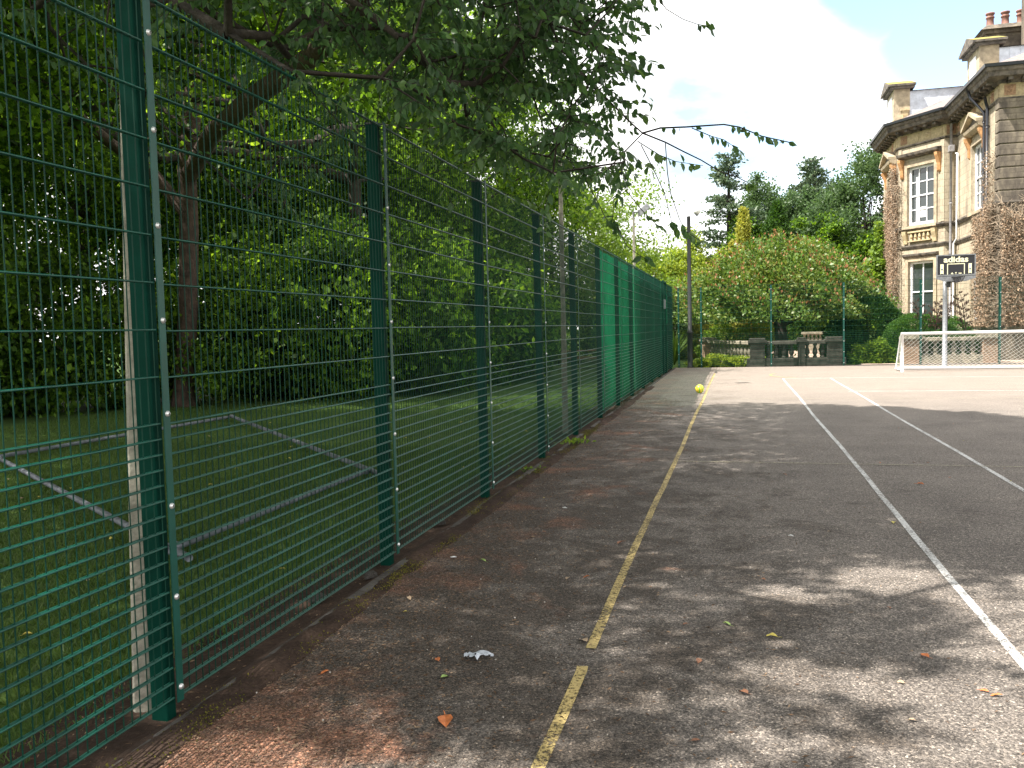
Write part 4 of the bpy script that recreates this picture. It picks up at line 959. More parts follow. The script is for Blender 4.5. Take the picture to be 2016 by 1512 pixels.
# ---- trees and shrubs beyond the far end
tree('spreading_tree', (-8.6, 41, 0), 'light green layered tree rising over the fence left of the netting', 9.0, 4.4, 3.4, .16, 'light_leaf', 26000, 11, clumps=70, tr=.2)
tree('spreading_tree', (-6.4, 47, 0), 'pale green tree whose edge shows behind the small floodlight', 7.0, 3.0, 3.0, .16, 'light_leaf', 14000, 12, clumps=50, tr=.2)
for i, (px, py, Y, wd, lb_, mm) in enumerate([(1290, 500, 56, 130, 'yellow-green tree just left of the black lamp post', 'lime_leaf'), (1385, 480, 60, 120, 'yellow-green tree right behind the lamp globe', 'lime_leaf'), (1330, 560, 50, 110, 'soft green bush tree behind the black lamp post', 'light_leaf'), (1240, 540, 58, 100, 'yellow-green tree peeping above the end of the netting', 'lime_leaf')]):
    p = aty(px, py, Y); r_ = wd*Y/F/2*1.15; h = p[2]; tree('garden_tree', (p[0], Y, 0), lb_, h*1.04, r_*1.1, h*.5, .19, mm, 26000, 20+i, 'light green trees beyond the lawn', clumps=140, spread=.13)
sp_ = aty(1328, 640, 43.5); tree('dark_shrub', (sp_[0], 43.5, 0), 'black-green shrub in shadow at the corner of the fence', 3.1, 1.0, 1.6, .13, 'dark_leaf', 8000, 31, cat='shrub', tr=.06)
# conifers
def conifer(kind, px, py, Y, label, m, r0, layers, seed, droop=.25, gap=.25, base_px=700, nleaf=110, leaf=.3):
    p = aty(px, py, Y); h = p[2]+0; r_ = random.Random(seed); rr = np.random.default_rng(seed)
    e = empty(kind, (p[0], Y, 0), label, 'tree'); b = MB(); b.tube([(0, 0, -.1), (0, 0, h*.5), (0, 0, h-.1)], [r0*.09, r0*.06, .03], 8); P = []; D = []
    for i in range(layers):
        t_ = i/layers; z = h*(.18+.82*t_); R0 = r0*(1-t_)**.75+.25
        for k in range(r_.randint(4, 6)):
            if r_.random() < gap: continue
            a = r_.uniform(0, 6.28); L_ = R0*r_.uniform(.55, 1.1); tip = np.array([math.cos(a)*L_, math.sin(a)*L_, z-L_*droop*r_.uniform(.2, 1)+.3]); st = np.array([0, 0, z])
            b.tube([st, st*.4+tip*.6+[0, 0, .12], tip], [.05, .03, .01], 4)
            n_ = int(nleaf*L_/r0*1.3)+12; u_ = rr.uniform(.25, 1.02, n_)**.8; q_ = st+(tip-st)*u_[:, None]+rr.normal(size=(n_, 3))*[.16+.1*L_, .16+.1*L_, .10]; P.append(q_); dd = (tip-st)/L_+rr.normal(size=(n_, 3))*.7; D.append(dd)
    b.build('trunk', M['bark'], e, True); P = np.vstack(P); D = np.vstack(D); v, q = leaf_cloud(P, D, rr.uniform(.7, 1.3, len(P))*leaf, None, RHOM, RHQ); np_mesh('crown', v, q, G[m], e); return e
conifer('cedar_tree', 1434, 300, 62, 'tall blue-green conifer with tiered branches standing against the sky', 'blue_needle', 3.3, 26, 1, nleaf=190, leaf=.22, gap=.22)
conifer('pine_tree', 1603, 308, 68, 'ragged pine rising behind the broadleaf trees left of the house', 'blue_needle', 3.8, 24, 2, gap=.25, nleaf=190, leaf=.24)
def column_shrub(kind, px, py, Y, r0, label, m, seed, n=12000, leaf=.16, cat='conifer', sharp=1.3):
    p = aty(px, py, Y); h = p[2]; rr = np.random.default_rng(seed); e = empty(kind, (p[0], Y, 0), label, cat)
    t_ = rr.uniform(0, 1, n)**1.25; R0 = r0*(1-t_**sharp)**.8*(1+.2*np.sin(t_*18+seed)); a = rr.uniform(0, 6.28, n); lump = 1+.22*np.sin(a*5+t_*13)+.14*np.sin(a*9-t_*21); rad = R0*lump*(1-.35*rr.uniform(0, 1, n)**2)
    P = np.c_[np.cos(a)*rad, np.sin(a)*rad, t_*h]+rr.normal(size=(n, 3))*.08; D = np.c_[np.cos(a)*.5, np.sin(a)*.5, np.full(n, .8)]+rr.normal(size=(n, 3))*.5
    v, q = leaf_cloud(P, D, rr.uniform(.7, 1.3, n)*leaf, None, RHOM, RHQ); np_mesh('crown', v, q, G[m], e); MB().tube([(0, 0, -.1), (0, 0, h*.8)], [.12, .03], 7).build('trunk', M['bark'], e, True); return e
column_shrub('golden_cypress', 1463, 412, 55, 1.0, 'lumpy golden yellow cypress in front of the tall conifer', 'yellow_leaf', 4, n=12000)
column_shrub('golden_cypress', 1442, 478, 52, .75, 'smaller golden cypress at the left foot of the taller one', 'yellow_leaf', 14, n=6000)
column_shrub('cypress_tree', 1530, 400, 55, 1.5, 'dark green cone-shaped cypress above the red-tipped tree', 'hedge_leaf', 5, n=16000, sharp=1.6)
column_shrub('yellow_shrub', 1378, 560, 45, .55, 'tall yellow shrub right of the black lamp post', 'yellow_leaf', 6, n=9000, cat='shrub', leaf=.12, sharp=2.5)
for i, (px, py, Y, wd, hh, mm, lb_) in enumerate([(1515, 350, 72, 120, .42, 'dark_leaf', 'dark grey-green oak between the conifer and the ragged pine'), (1575, 380, 66, 110, .42, 'dark_leaf', 'dark green tree in front of the ragged pine'), (1702, 296, 60, 170, .42, 'dark_leaf', 'large dense dark tree touching the bay of the house'), (1640, 440, 58, 190, .42, 'wood_leaf', 'mid green tree mass below the dark tree, left of the bay'), (1745, 470, 50, 80, .45, 'light_leaf', 'light green tree squeezed beside the bay window'), (1480, 450, 62, 130, .45, 'wood_leaf', 'mid green tree behind the golden cypresses'), (1630, 350, 78, 90, .4, 'blue_needle', 'grey-green treetop right of the ragged pine')]):
    p = aty(px, py, Y); r_ = wd*Y/F/2*1.12; h = p[2]; tree('broadleaf_tree', (p[0], Y, 0), lb_, h, r_, h*hh*1.1, .20, mm, 34000, 60+i, 'dark trees behind the garden', clumps=150, spread=.10)
# red-tipped umbrella tree
ph = empty('red_tipped_tree', (1.75, 38.6, -.05), 'wide domed shrub tree with glossy green leaves and red tips, dark trunk behind the balustrade', 'tree')
def dome(n, seed, r_in, r_out, rx=3.8, ry=3.3, z0=1.9, zt=5.15):
    rr = np.random.default_rng(seed); a = rr.uniform(0, 6.28, n); u_ = rr.uniform(-.04, 1, n); rad = np.sqrt(np.clip(1-np.clip(u_, 0, 1)**2, 0, 1))*rr.uniform(r_in, r_out, n)
    rad *= 1+.09*np.sin(a*4+1)+.10*np.sin(a*7+u_*9)+.08*np.sin(a*13+u_*17)
    z = z0+(zt-z0)*u_*rr.uniform(r_in, 1.02, n)*(1+.08*np.sin(a*3)+.07*np.sin(a*8+rad*6)); return np.c_[np.cos(a)*rad*rx, np.sin(a)*rad*ry, z]
P_ = dome(34000, 3, .72, 1.05); v, q = leaf_cloud(P_, rdir(len(P_))+P_*[.15, .15, .12], rng.uniform(.10, .19, len(P_)), None, RHOM, RHQ); np_mesh('crown', v, q, G['photinia_leaf'], ph)
G['red_tip'] = leaf_mat('red_tip', [(.24, .09, .05), (.28, .14, .06), (.20, .15, .05)], .2)
P_ = dome(1500, 9, .97, 1.08); P_ = P_[P_[:, 2] > 2.3]; v, q = leaf_cloud(P_, rdir(len(P_))*.5+[0, 0, 1], rng.uniform(.09, .15, len(P_)), None, RHOM, RHQ); np_mesh('red_shoots', v, q, G['red_tip'], ph)
tk = MB(); tk.tube([(0.05, -.1, -.1), (.08, -.1, .9), (0, 0, 1.8), (0, 0, 3.2)], [.34, .27, .25, .12], 10)
for k in range(12):
    a = k*2*math.pi/12+.2; tk.tube([(0, 0, 1.5+.05*k), (math.cos(a)*1.3, math.sin(a)*1.1, 2.2+.1*(k % 3)), (math.cos(a)*3.2, math.sin(a)*2.6, 2.3+.35*(k % 4))], [.12, .08, .03], 6)
tk.build('trunk', M['bark'], ph, True)
# clipped hedges
def hedge(name, c, r, label, m, n, seed, leaf=.07, cat='hedge', lump=.08):
    rr = np.random.default_rng(seed); e = empty(name, c, label, cat); d = rr.normal(size=(n, 3)); d[:, 2] = np.abs(d[:, 2]); d /= (np.abs(d)**2.6).sum(1, keepdims=True)**(1/2.6)
    s_ = (1+lump*np.sin(d[:, 0]*6+seed)+lump*np.sin(d[:, 1]*8)+lump*.5*np.sin(d[:, 2]*11+d[:, 0]*9))*(1-.13*rr.uniform(0, 1, n)**2)
    P = d*s_[:, None]*r; D = d+rr.normal(size=(n, 3))*.6; v, q = leaf_cloud(P, D, rr.uniform(.7, 1.3, n)*leaf, None, RHOM, RHQ); np_mesh('foliage', v, q, G[m], e)
    # dark woody heart
    b = MB(); 
    for k in range(14):
        a = k*.9; b.tube([(0, 0, -.05), (math.cos(a)*r[0]*.4, math.sin(a)*r[1]*.4, r[2]*.45), (math.cos(a)*r[0]*.8, math.sin(a)*r[1]*.8, r[2]*.75)], [.06, .04, .015], 5)
    b.build('stems', M['bark'], e); return e
hedge('laurel_hedge', (5.25, 38.2, -.05), (1.45, 1.3, 2.6), 'big rounded dark green hedge between the path and the bay window', 'hedge_leaf', 30000, 1, .085)
hedge('laurel_hedge', (4.15, 37.6, -.05), (.8, .9, 1.5), 'lower dark hedge shoulder left of the big rounded hedge', 'hedge_leaf', 12000, 5, .085)
hedge('clipped_dome_shrub', (6.9, 37.0, -.05), (1.55, 1.0, 1.85), 'smooth bright green clipped dome right of the dark hedge', 'hedge_light', 30000, 2, .055, lump=.025)
hedge('clipped_dome_shrub', (7.9, 37.6, -.05), (1.3, .9, 1.7), 'second clipped green dome partly behind the spiky plant', 'hedge_light', 16000, 6, .055, lump=.03)
hedge('laurel_bush', (5.2, 36.3, -.05), (.7, .45, .75), 'light leafy self-sown bush at the foot of the big dark hedge', 'light_leaf', 2600, 7, .14, 'bush', .15)
hedge('ivy_bush', (7.6, 35.95, -.05), (1.3, .3, 1.0), 'ivy growing through the balustrade behind the goal', 'hedge_leaf', 5500, 8, .09, 'bush', .15)
hedge('border_plants', (-.5, 35.6, -.05), (1.3, .9, .36), 'yellow-green low border plants at the foot of the pale balustrade', 'lime_leaf', 7000, 9, .1, 'border plants', .15)
hedge('border_bush', (-.2, 41.3, -.05), (1.6, .9, 1.5), 'bright green bush behind the pale balustrade', 'light_leaf', 7000, 10, .11, 'bush', .15)
hedge('border_bush', (3.6, 62, -.05), (4, 1.2, 1.5), 'long green bush far beyond the red-tipped tree', 'light_leaf', 12000, 12, .2, 'bush', .15)
yf = empty('flower_clump', (.75, 40.5, -.05), 'clump of orange-yellow flowers seen just above the balustrade', 'flowers')
fm_ = mat('orange_petal', (.6, .25, .03), .7); rr = np.random.default_rng(2); P_ = np.c_[rr.normal(0, .55, 350), rr.normal(0, .3, 350), rr.uniform(.8, 1.75, 350)]; v, q = leaf_cloud(P_, rdir(350), .07, None, RHOM, RHQ); np_mesh('petals', v, q, fm_, yf)
P_ = np.c_[rr.normal(0, .6, 2500), rr.normal(0, .3, 2500), rr.uniform(0, 1.6, 2500)]; v, q = leaf_cloud(P_, rdir(2500)+[0, 0, 1], .12, None, RHOM, RHQ); np_mesh('leaves', v, q, G['lime_leaf'], yf)
# sword-leaved plant with dark flower spikes
def sword(loc, label, n, h, spikes, seed, lean=.5, grp=None):
    r_ = random.Random(seed); e = empty('sword_leaved_plant' if spikes else 'pampas_grass', loc, label, 'plant'); b = MB()
    for k in range(n):
        a = r_.uniform(0, 6.28); L_ = h*r_.uniform(.55, 1); o_ = r_.uniform(.1, lean); w_ = .03; pts = [np.array([math.cos(a)*o_*t_**1.6*L_, math.sin(a)*o_*t_**1.6*L_, L_*(t_-.25*o_*t_**2)]) for t_ in (0, .35, .7, 1)]
        s_ = np.array([-math.sin(a), math.cos(a), 0])*w_; nv = len(b.v)
        for i, p in enumerate(pts): k_ = (1, 1, .7, .05)[i]; b.v += [tuple(p-s_*k_), tuple(p+s_*k_)]
        b.f += [(nv+2*i, nv+2*i+1, nv+2*i+3, nv+2*i+2) for i in range(3)]
    b.build('blades', G['blade'], e)
    if spikes:
        for k in range(spikes):
            s = MB(); a = r_.uniform(0, 6.28); o_ = r_.uniform(.05, .32); H_ = h*r_.uniform(1.35, 1.95); tip = np.array([math.cos(a)*o_*H_*1.1, math.sin(a)*o_*H_*.4, H_]); s.tube([(0, 0, .1), tip*.5+[0, 0, .1], tip], [.022, .016, .008], 5)
            for j in range(9):
                t_ = .5+.5*j/9; c = tip*t_; d_ = np.array([(-1)**j*.18, r_.uniform(-.1, .1), .10]); s.tube([c, c+d_], .010, 4)
                for i in range(5):
                    p = c+d_*(.5+.15*i)+[r_.uniform(-.03, .03), 0, r_.uniform(-.02, .05)]; s.tube([p, p+[r_.uniform(-.03, .03), r_.uniform(-.03, .03), .07]], [.022, .008], 4)
            s.build('flower_spike', G['spike'], e)
    return e
sword((7.2, 36.3, 0), 'sword-leaved plant with dark brown flower spikes behind the basketball post', 150, 1.55, 8, 1, .5)
sword((8.6, 36.4, 0), 'smaller sword-leaved plant with dark spikes between the goal and the house', 80, 1.4, 3, 2, .5)
sword((-2.6, 37.5, -.05), 'arching pale grass clump left of the black lamp post', 160, 1.7, 0, 3, .9)

# ================================================================== big tree overhanging the fence and court
def grow(root_nodes, anchors, bias=.25, seg=.55, wob_=.06, skip=0):
    """join every anchor to the nearest part of the limb system; returns positions, parents"""
    pos = [np.array(p, float) for p, _ in root_nodes]; par = [q for _, q in root_nodes]; cost = []
    for i, p in enumerate(pos): cost.append(0 if par[i] < 0 else cost[par[i]]+np.linalg.norm(p-pos[par[i]]))
    A = sorted(anchors, key=lambda a: np.linalg.norm(np.array(a)-pos[0])); ends = []
    arr = np.array(pos); cst = np.array(cost); cst[:skip] += 500
    for a in A:
        a = np.array(a); d = np.linalg.norm(arr-a, axis=1); j = int(np.argmin(d+bias*cst)); L_ = d[j]; n = max(1, int(L_/seg)); prev = j; newp = []; newc = []
        for k in range(1, n+1):
            t_ = k/n; p = arr[j]*(1-t_)+a*t_+(rng.normal(size=3)*wob_*L_*(t_*(1-t_)*2)) + np.array([0, 0, .10*L_*t_*(1-t_)])
            if k == n: p = a
            pos.append(p); par.append(prev); cost.append(cost[prev]+np.linalg.norm(p-pos[prev])); prev = len(pos)-1; newp.append(p); newc.append(cost[-1])
        arr = np.vstack([arr]+[x[None] for x in newp]); cst = np.append(cst, newc); ends.append(prev)
    return pos, par, ends
def limb_mesh(pos, par, r_tip=.006, k=.5, maxr=.3, n=5, minr=0):
    cnt = np.zeros(len(pos)); 
    ch_n = np.zeros(len(pos), int)
    for p in par:
        if p >= 0: ch_n[p] += 1
    cnt[ch_n == 0] = 1
    for i in range(len(pos)-1, 0, -1): 
        if par[i] >= 0: cnt[par[i]] += cnt[i]
    rad = np.minimum(maxr, r_tip*np.maximum(1, cnt)**k); mb = MB()
    for i in range(1, len(pos)):
        if par[i] >= 0 and rad[i] >= minr: mb.tube([pos[par[i]], pos[i]], [min(rad[par[i]], rad[i]*1.25), rad[i]], n if rad[i] > .02 else 3, False)
    return mb
def inside(px, py, poly):
    c = False; j = len(poly)-1
    for i in range(len(poly)):
        if (poly[i][1] > py) != (poly[j][1] > py) and px < (poly[j][0]-poly[i][0])*(py-poly[i][1])/(poly[j][1]-poly[i][1])+poly[i][0]: c = not c
        j = i
    return c
TR = np.array([-6.6, 2.6, -.1])
bt = empty('overhanging_tree', TR, 'big leafy tree with dark drooping branches hanging over the fence and court', 'tree')
# regions of the low hanging branches
reg = [(540, -60), (560, 60), (640, 120), (700, 165), (765, 240), (850, 290), (930, 325), (1000, 395), (1075, 420), (1105, 378), (1160, 360), (1240, 345), (1280, 335), (1262, 290), (1232, 240), (1190, 195), (1215, 120), (1200, 60), (1235, 30), (1250, -60)]
anch = []; rs = np.random.default_rng(21)
while len(anch) < 300:
    x, y = rs.uniform(540, 1290), rs.uniform(-60, 430)
    if not inside(x, y+(60 if x < 1120 else 15), reg): continue
    if x > 1120 and rs.uniform() < .5: continue
    if math.sin(x*.031+y*.012+1)+math.sin(y*.043-x*.011)+.6*math.sin(x*.07+y*.05) < -.45 and rs.uniform() < .85: continue
    Y_ = rs.uniform(5.6, 8.6) if x > 900 else rs.uniform(4.8, 8.0)
    p = aty(x, y, Y_)
    anch.append(p)
for _ in range(34):
    x, y = rs.uniform(-40, 620), rs.uniform(-80, 170)
    if y > 60+x*.12+60 and rs.uniform() < .7: continue
    anch.append(aty(x, y, rs.uniform(4.3, 7.5)))
for _ in range(22):
    x, y = rs.uniform(300, 760), rs.uniform(60, 420)
    if abs(y-(345-.97*(x-372))) < 70: continue
    anch.append(aty(x, y, rs.uniform(6.5, 9.5)))
near = list(anch)
# the canopy high above: where its leaves stand decides where the court is shaded and where sun flecks fall
def shade_edge(X): return np.interp(X, [-3, -2.3, -1, 0, 1.8, 3.2, 4.6, 6, 8], [17.3, 17.5, 18.2, 18.6, 18.2, 17.4, 15.8, 14.2, 12.5])
flecks = [(.28, 5.4, .22, .16), (.95, 5.8, .36, .3), (1.45, 5.1, .3, .45), (.45, 4.15, .4, .2), (.95, 3.95, .32, .3), (1.5, 4.4, .3, .3), (.25, 3.45, .25, .13), (.85, 3.4, .42, .2), (-.1, 3.1, .3, .14), (-.95, 2.95, .5, .16), (-1.9, 2.85, .4, .2), (.1, 4.7, .15, .1), (1.9, 5.8, .25, .3), (1.8, 3.6, .4, .5), (1.15, 4.6, .2, .15)]
def lit(S):
    m = S[:, 1] > shade_edge(S[:, 0])+.18*np.sin(S[:, 0]*5)+.12*np.sin(S[:, 0]*13)
    for (a, b, c, d) in flecks: m |= ((S[:, 0]-a)/c)**2+((S[:, 1]-b)/d)**2 < 1.35
    return m
SH = np.array([-.535, -.28, 1.])
def canopy(n, cx, cy, R0, h0, h1, xr, yr, seed, frame_ok):
    r_ = np.random.default_rng(seed); out_ = []
    while len(out_) < n:
        s_ = np.array([r_.uniform(*xr), r_.uniform(*yr)]); h = r_.uniform(h0, h1); p = np.array([s_[0], s_[1], 0])+SH*h
        if math.hypot(p[0]-cx, p[1]-cy) > R0*(1-.35*max(0, (h-h1*.75)/(h1*.25))): continue
        if lit(np.array([s_]))[0] and r_.uniform() < .9: continue
        x, y, d = pr(p)
        if d > .3 and -150 < x < 2200 and y > -90 and not frame_ok(x, y, d): continue
        out_.append(p)
    return out_
hi = canopy(1080, -5.2, 5.5, 10.2, 5.4, 15.5, (-8, 6.5), (.5, 18.6), 4, lambda x, y, d: x < 820 and y < -70)+canopy(420, -9, 3, 10, 6.5, 13, (-11, -2.2), (0, 16), 6, lambda x, y, d: x < 820 and y < -70)+canopy(420, -4, 7, 9.5, 6.5, 15, (1.2, 6.5), (6.5, 18.3), 16, lambda x, y, d: False)
tt = TR+np.array([0, 0, 0]); base = [((-6.6, 2.6, -.1), -1), ((-6.5, 2.65, 1.5), 0), ((-6.3, 2.8, 3.2), 1), ((-6.0, 3.2, 5.0), 2), ((-5.8, 3.6, 7.0), 3), ((-5.6, 4.2, 9.5), 4),
      ((-5.2, 4.3, 7.2), 4), ((-4.2, 5.6, 7.6), 6), ((-3.1, 7.0, 6.6), 7), ((-5.3, 3.2, 7.6), 4), ((-4.4, 3.8, 7.0), 9), ((-3.4, 4.8, 6.0), 10)]
p1 = [aty(*q) for q in ((1000, -45, 7.3), (1060, 50, 7.1), (1110, 100, 7.0), (1160, 165, 6.9), (1200, 200, 6.8), (1240, 240, 6.8), (1265, 262, 6.8))]
nb0 = len(base); 
for i, p in enumerate(p1): base.append((tuple(p), 8 if i == 0 else nb0+i-1))
pos, par, ends = grow([(np.array(p), q) for p, q in base], near+hi, .12, skip=5)
lm_ = limb_mesh(pos, par, .0065, .47, .30)
lm_.v = [tuple(np.array(p)-TR) for p in lm_.v]
lm_.build('trunk_and_limbs', M['bark'], bt, True)['label'] = 'dark branches'
isnear = {tuple(np.round(p, 4)) for p in near}
LP, LD, LS = [], [], []; tw = MB()
def twig(start, d, L_, n, size, droop=.35, bare=0.):
    pts = [np.array(start)]; d = np.array(d, float); d /= np.linalg.norm(d)+1e-9
    for k in range(5): d = d+rng.normal(size=3)*.12-[0, 0, droop*.2]; d /= np.linalg.norm(d); pts.append(pts[-1]+d*L_/5)
    along(pts, n, size, bare)
    tw.tube(pts, [.0035, .003, .0026, .002, .0016, .001], 3, False)
def along(pts, n, size, bare=0., hang=.9):
    pts = np.array(pts); sg = np.r_[0, np.cumsum(np.linalg.norm(np.diff(pts, axis=0), axis=1))]; T = sg[-1]
    for k in range(n):
        t_ = T*(bare+(1-bare)*(k+.5)/n); i = min(len(pts)-2, int(np.searchsorted(sg, t_)-1)); i = max(0, i); u_ = (t_-sg[i])/(sg[i+1]-sg[i]+1e-9); p = pts[i]*(1-u_)+pts[i+1]*u_
        d = pts[i+1]-pts[i]; d /= np.linalg.norm(d)+1e-9; s_ = np.cross(d, [0, 0, 1.]); s_ /= np.linalg.norm(s_)+1e-6; s_ *= (-1)**k
        LP.append(p+s_*.01); LD.append(d*.45+s_*rng.uniform(.2, 1.0)+np.array([0, 0, -hang*rng.uniform(.1, 1.4)])+rng.normal(size=3)*.35); LS.append(size*rng.uniform(.7, 1.2))
hiP, hiD, hiS = [], [], []
for e_ in ends:
    p = pos[e_]; d = p-pos[par[e_]]; d /= np.linalg.norm(d)+1e-9
    if tuple(np.round(p, 4)) in isnear:
        for _ in range(3):
            a = rng.uniform(0, 6.28); twig(p, d*.6+[math.cos(a), math.sin(a), rng.uniform(-.4, .2)], rng.uniform(.22, .5), int(rng.integers(9, 15)), .072)
    else:
        n = 105; hiP.append(p+rng.normal(size=(n, 3))*[.5, .5, .36]); hiD.append(rdir(n, .4)); hiS.append(rng.uniform(.12, .2, n))
def tpath(pl, r_=.004): 
    P = [aty(*q) for q in pl]; tw.tube(P, [r_*(1-.6*i/len(P)) for i in range(len(P))], 4, False); return P
T = {}
T2 = tpath([(1265, 262, 6.8), (1300, 252, 6.7), (1350, 250, 6.6), (1425, 245, 6.5), (1455, 250, 6.5), (1500, 268, 6.5), (1562, 282, 6.4)], .0075); along(T2[3:], 17, .075, .05); along(T2[1:3], 3, .07)
T3 = tpath([(1362, 252, 6.6), (1400, 268, 6.6), (1425, 275, 6.6), (1462, 300, 6.55)]); along(T3, 13, .075, .05)
T4 = tpath([(1265, 262, 6.8), (1310, 280, 6.7), (1345, 298, 6.7), (1380, 315, 6.6), (1418, 338, 6.6), (1450, 348, 6.6), (1485, 366, 6.6)], .0065); along(T4[-2:], 8, .07, .6)
T5 = tpath([(1310, 282, 6.7), (1314, 340, 6.7), (1320, 380, 6.7), (1338, 432, 6.7), (1350, 455, 6.7), (1385, 478, 6.65)]); along(T5[-3:], 11, .085, .1)
T6 = tpath([(1262, 285, 6.8), (1285, 330, 6.8), (1308, 380, 6.8), (1322, 435, 6.8), (1332, 452, 6.8)]); along(T6[-2:], 7, .08)
T7 = tpath([(1230, 345, 6.9), (1236, 372, 6.9), (1208, 394, 6.9), (1206, 430, 6.9), (1220, 455, 6.9)]); along(T7[-2:], 12, .085)
T7b = tpath([(1233, 375, 6.9), (1262, 412, 6.9), (1290, 440, 6.9), (1302, 448, 6.9)]); along(T7b, 9, .08, .5)
T14 = tpath([(1206, 430, 6.9), (1235, 485, 6.8), (1262, 505, 6.8), (1280, 512, 6.8)]); along(T14[-2:], 8, .08)
T15 = tpath([(1150, 350, 7), (1178, 400, 7), (1190, 425, 7), (1200, 440, 7)]); along(T15[-2:], 8, .085)
T8 = tpath([(1255, 278, 6.8), (1298, 305, 6.8), (1330, 318, 6.8), (1384, 326, 6.7)]); along(T8, 13, .08, .2)
for pl, n in (([(1205, 205, 6.8), (1235, 198, 6.8), (1278, 203, 6.7)], 14), ([(1215, 225, 6.8), (1250, 222, 6.8), (1284, 230, 6.7)], 13), ([(1150, 90, 6.9), (1225, 98, 6.8), (1298, 130, 6.7)], 24), ([(1160, 140, 6.9), (1210, 140, 6.8), (1280, 145, 6.7)], 18), ([(1150, 150, 6.9), (1190, 160, 6.8), (1225, 165, 6.8)], 10), ([(1180, 20, 7), (1215, 10, 6.9), (1262, 4, 6.8)], 18), ([(1160, 40, 7), (1200, 40, 6.9), (1235, 42, 6.8)], 14), ([(1190, 290, 7), (1240, 300, 6.9), (1285, 338, 6.8)], 20), ([(1100, 300, 7), (1170, 335, 6.9), (1262, 345, 6.9)], 28), ([(990, 380, 7.1), (1040, 395, 7.1), (1080, 420, 7.1)], 20), ([(850, 300, 6.3), (868, 350, 6.3), (885, 392, 6.2), (895, 410, 6.2)], 8)):
    along(tpath(pl, .003), int(n*.62), .085, .05)
T11 = tpath([(1260, -60, 6.6), (1290, -12, 6.6), (1312, 18, 6.6), (1345, 38, 6.6), (1374, 48, 6.6), (1402, 52, 6.6)]); along(T11[-2:], 8, .085)
T17 = tpath([(300, -60, 3.35), (280, -20, 3.3), (266, 2, 3.28)]); along(T17[-2:], 5, .085, .3)
LP, LD, LS = np.array(LP), np.array(LD), np.array(LS)
v, q = leaf_cloud(LP-TR, LD, LS, rng.normal(0, 1.1, len(LP)), LEAF6*[.92, 1, 1], LEAFQ); np_mesh('drooping_leaves', v, q, G['near_leaf'], bt)
tw.v = [tuple(np.array(p)-TR) for p in tw.v]; tw.build('twigs', M['bark'], bt)
P_ = np.vstack(hiP); D_ = np.vstack(hiD); S_ = np.concatenate(hiS)
s2 = P_-SH*P_[:, 2:3]; keep = ~lit(s2[:, :2]); x_, y_, d_ = pr(P_); keep &= ~((d_ > .3) & (x_ > 760) & (x_ < 2100) & (y_ > -30))
v, q = leaf_cloud(P_[keep]-TR, D_[keep], S_[keep], None, RHOM, RHQ); np_mesh('crown', v, q, G['near_leaf'], bt)
def sunwell(P):
    # gaps between the crowns through which sun reaches the foliage at the edge of the wood
    k = np.ones(len(P), bool)
    for (cx, cy, cz, r_) in ((-12.6, 22.5, 5, 2.9), (-10.3, 23.5, 3.5, 2.2), (-9, 26.5, 3.5, 1.6)):
        q_ = P-SH*(P[:, 2:3]-cz); k &= ~((P[:, 2] > cz+1.2) & (np.hypot(q_[:, 0]-cx, q_[:, 1]-cy) < r_) & (np.random.default_rng(9).uniform(size=len(P)) < .93))
    return k
# the cherry and its neighbour carry the shade on over the far lawn
hi2 = canopy(560, -17, 12, 11, 6.5, 14, (-17, -7.5), (10.5, 21), 18, lambda x, y, d: x < 1000 and y < 250)+canopy(620, -12.5, 19, 11, 6, 14, (-15, -2.2), (13.5, 33), 8, lambda x, y, d: x < 1000 and y < 400 or x < 1120 and y < 330)
tb2 = empty('woodland_tree', (-10.8, 23.5, -.1), 'tall tree at the edge of the lawn shading it from above', 'tree', 'trees of the wood behind the side fence'); o2 = np.array([-10.8, 23.5, -.1])
ps2, pa2, en2 = grow([(np.array(a), b) for a, b in (((-10.8, 23.5, -.1), -1), ((-10.7, 23.4, 3), 0), ((-10.6, 23.2, 6), 1), ((-10.5, 23, 9), 2))], hi2, .2, 1.0)
l2 = limb_mesh(ps2, pa2, .012, .47, .26, 5); l2.v = [tuple(np.array(p)-o2) for p in l2.v]; l2.build('trunk', M['bark'], tb2, True)
P_ = np.vstack([p+rng.normal(size=(70, 3))*[.5, .5, .35] for p in hi2]); s2 = P_-SH*P_[:, 2:3]; P_ = P_[~((s2[:, 0] > -2.4) & lit(s2[:, :2]))]
x_, y_, d_ = pr(P_); P_ = P_[~((x_ > 1090) & (y_ < 330)) & ~(x_ > 1200)]
P_ = P_[sunwell(P_)]
v, q = leaf_cloud(P_-o2, rdir(len(P_), .4), rng.uniform(.12, .19, len(P_)), None, RHOM, RHQ); np_mesh('crown', v, q, G['wood_leaf'], tb2)

# ================================================================== lawn grass, litter, fallen leaves
rr = np.random.default_rng(33)
def scatter(n, x0, x1, y0, y1, z=0., margin=80):
    P = np.c_[rr.uniform(x0, x1, n), rr.uniform(y0, y1, n), np.full(n, z)]; x, y, d = pr(P); return P[(d > .4) & (x > -margin) & (x < 2016+margin) & (y < 1512+margin*2)]
P_ = np.vstack([scatter(190000, -11, -2.75, 2.4, 12, -.05), scatter(60000, -14, -2.7, 12, 20, -.05)])
D_ = np.c_[rr.normal(0, .5, len(P_)), rr.normal(0, .5, len(P_)), np.ones(len(P_))]
BL = np.array([(-.07, 0, 0), (.07, 0, 0), (.03, 1, .25), (-.03, 1, .25)]); BQ = np.array([(0, 1, 2, 3)])
v, q = leaf_cloud(P_, D_, rr.uniform(.025, .06, len(P_)), None, BL, BQ); g_ = np_mesh('lawn_grass', v, q, G['blade']); tag(g_, 'short mown grass of the shaded lawn behind the fence', 'grass', kind='stuff')
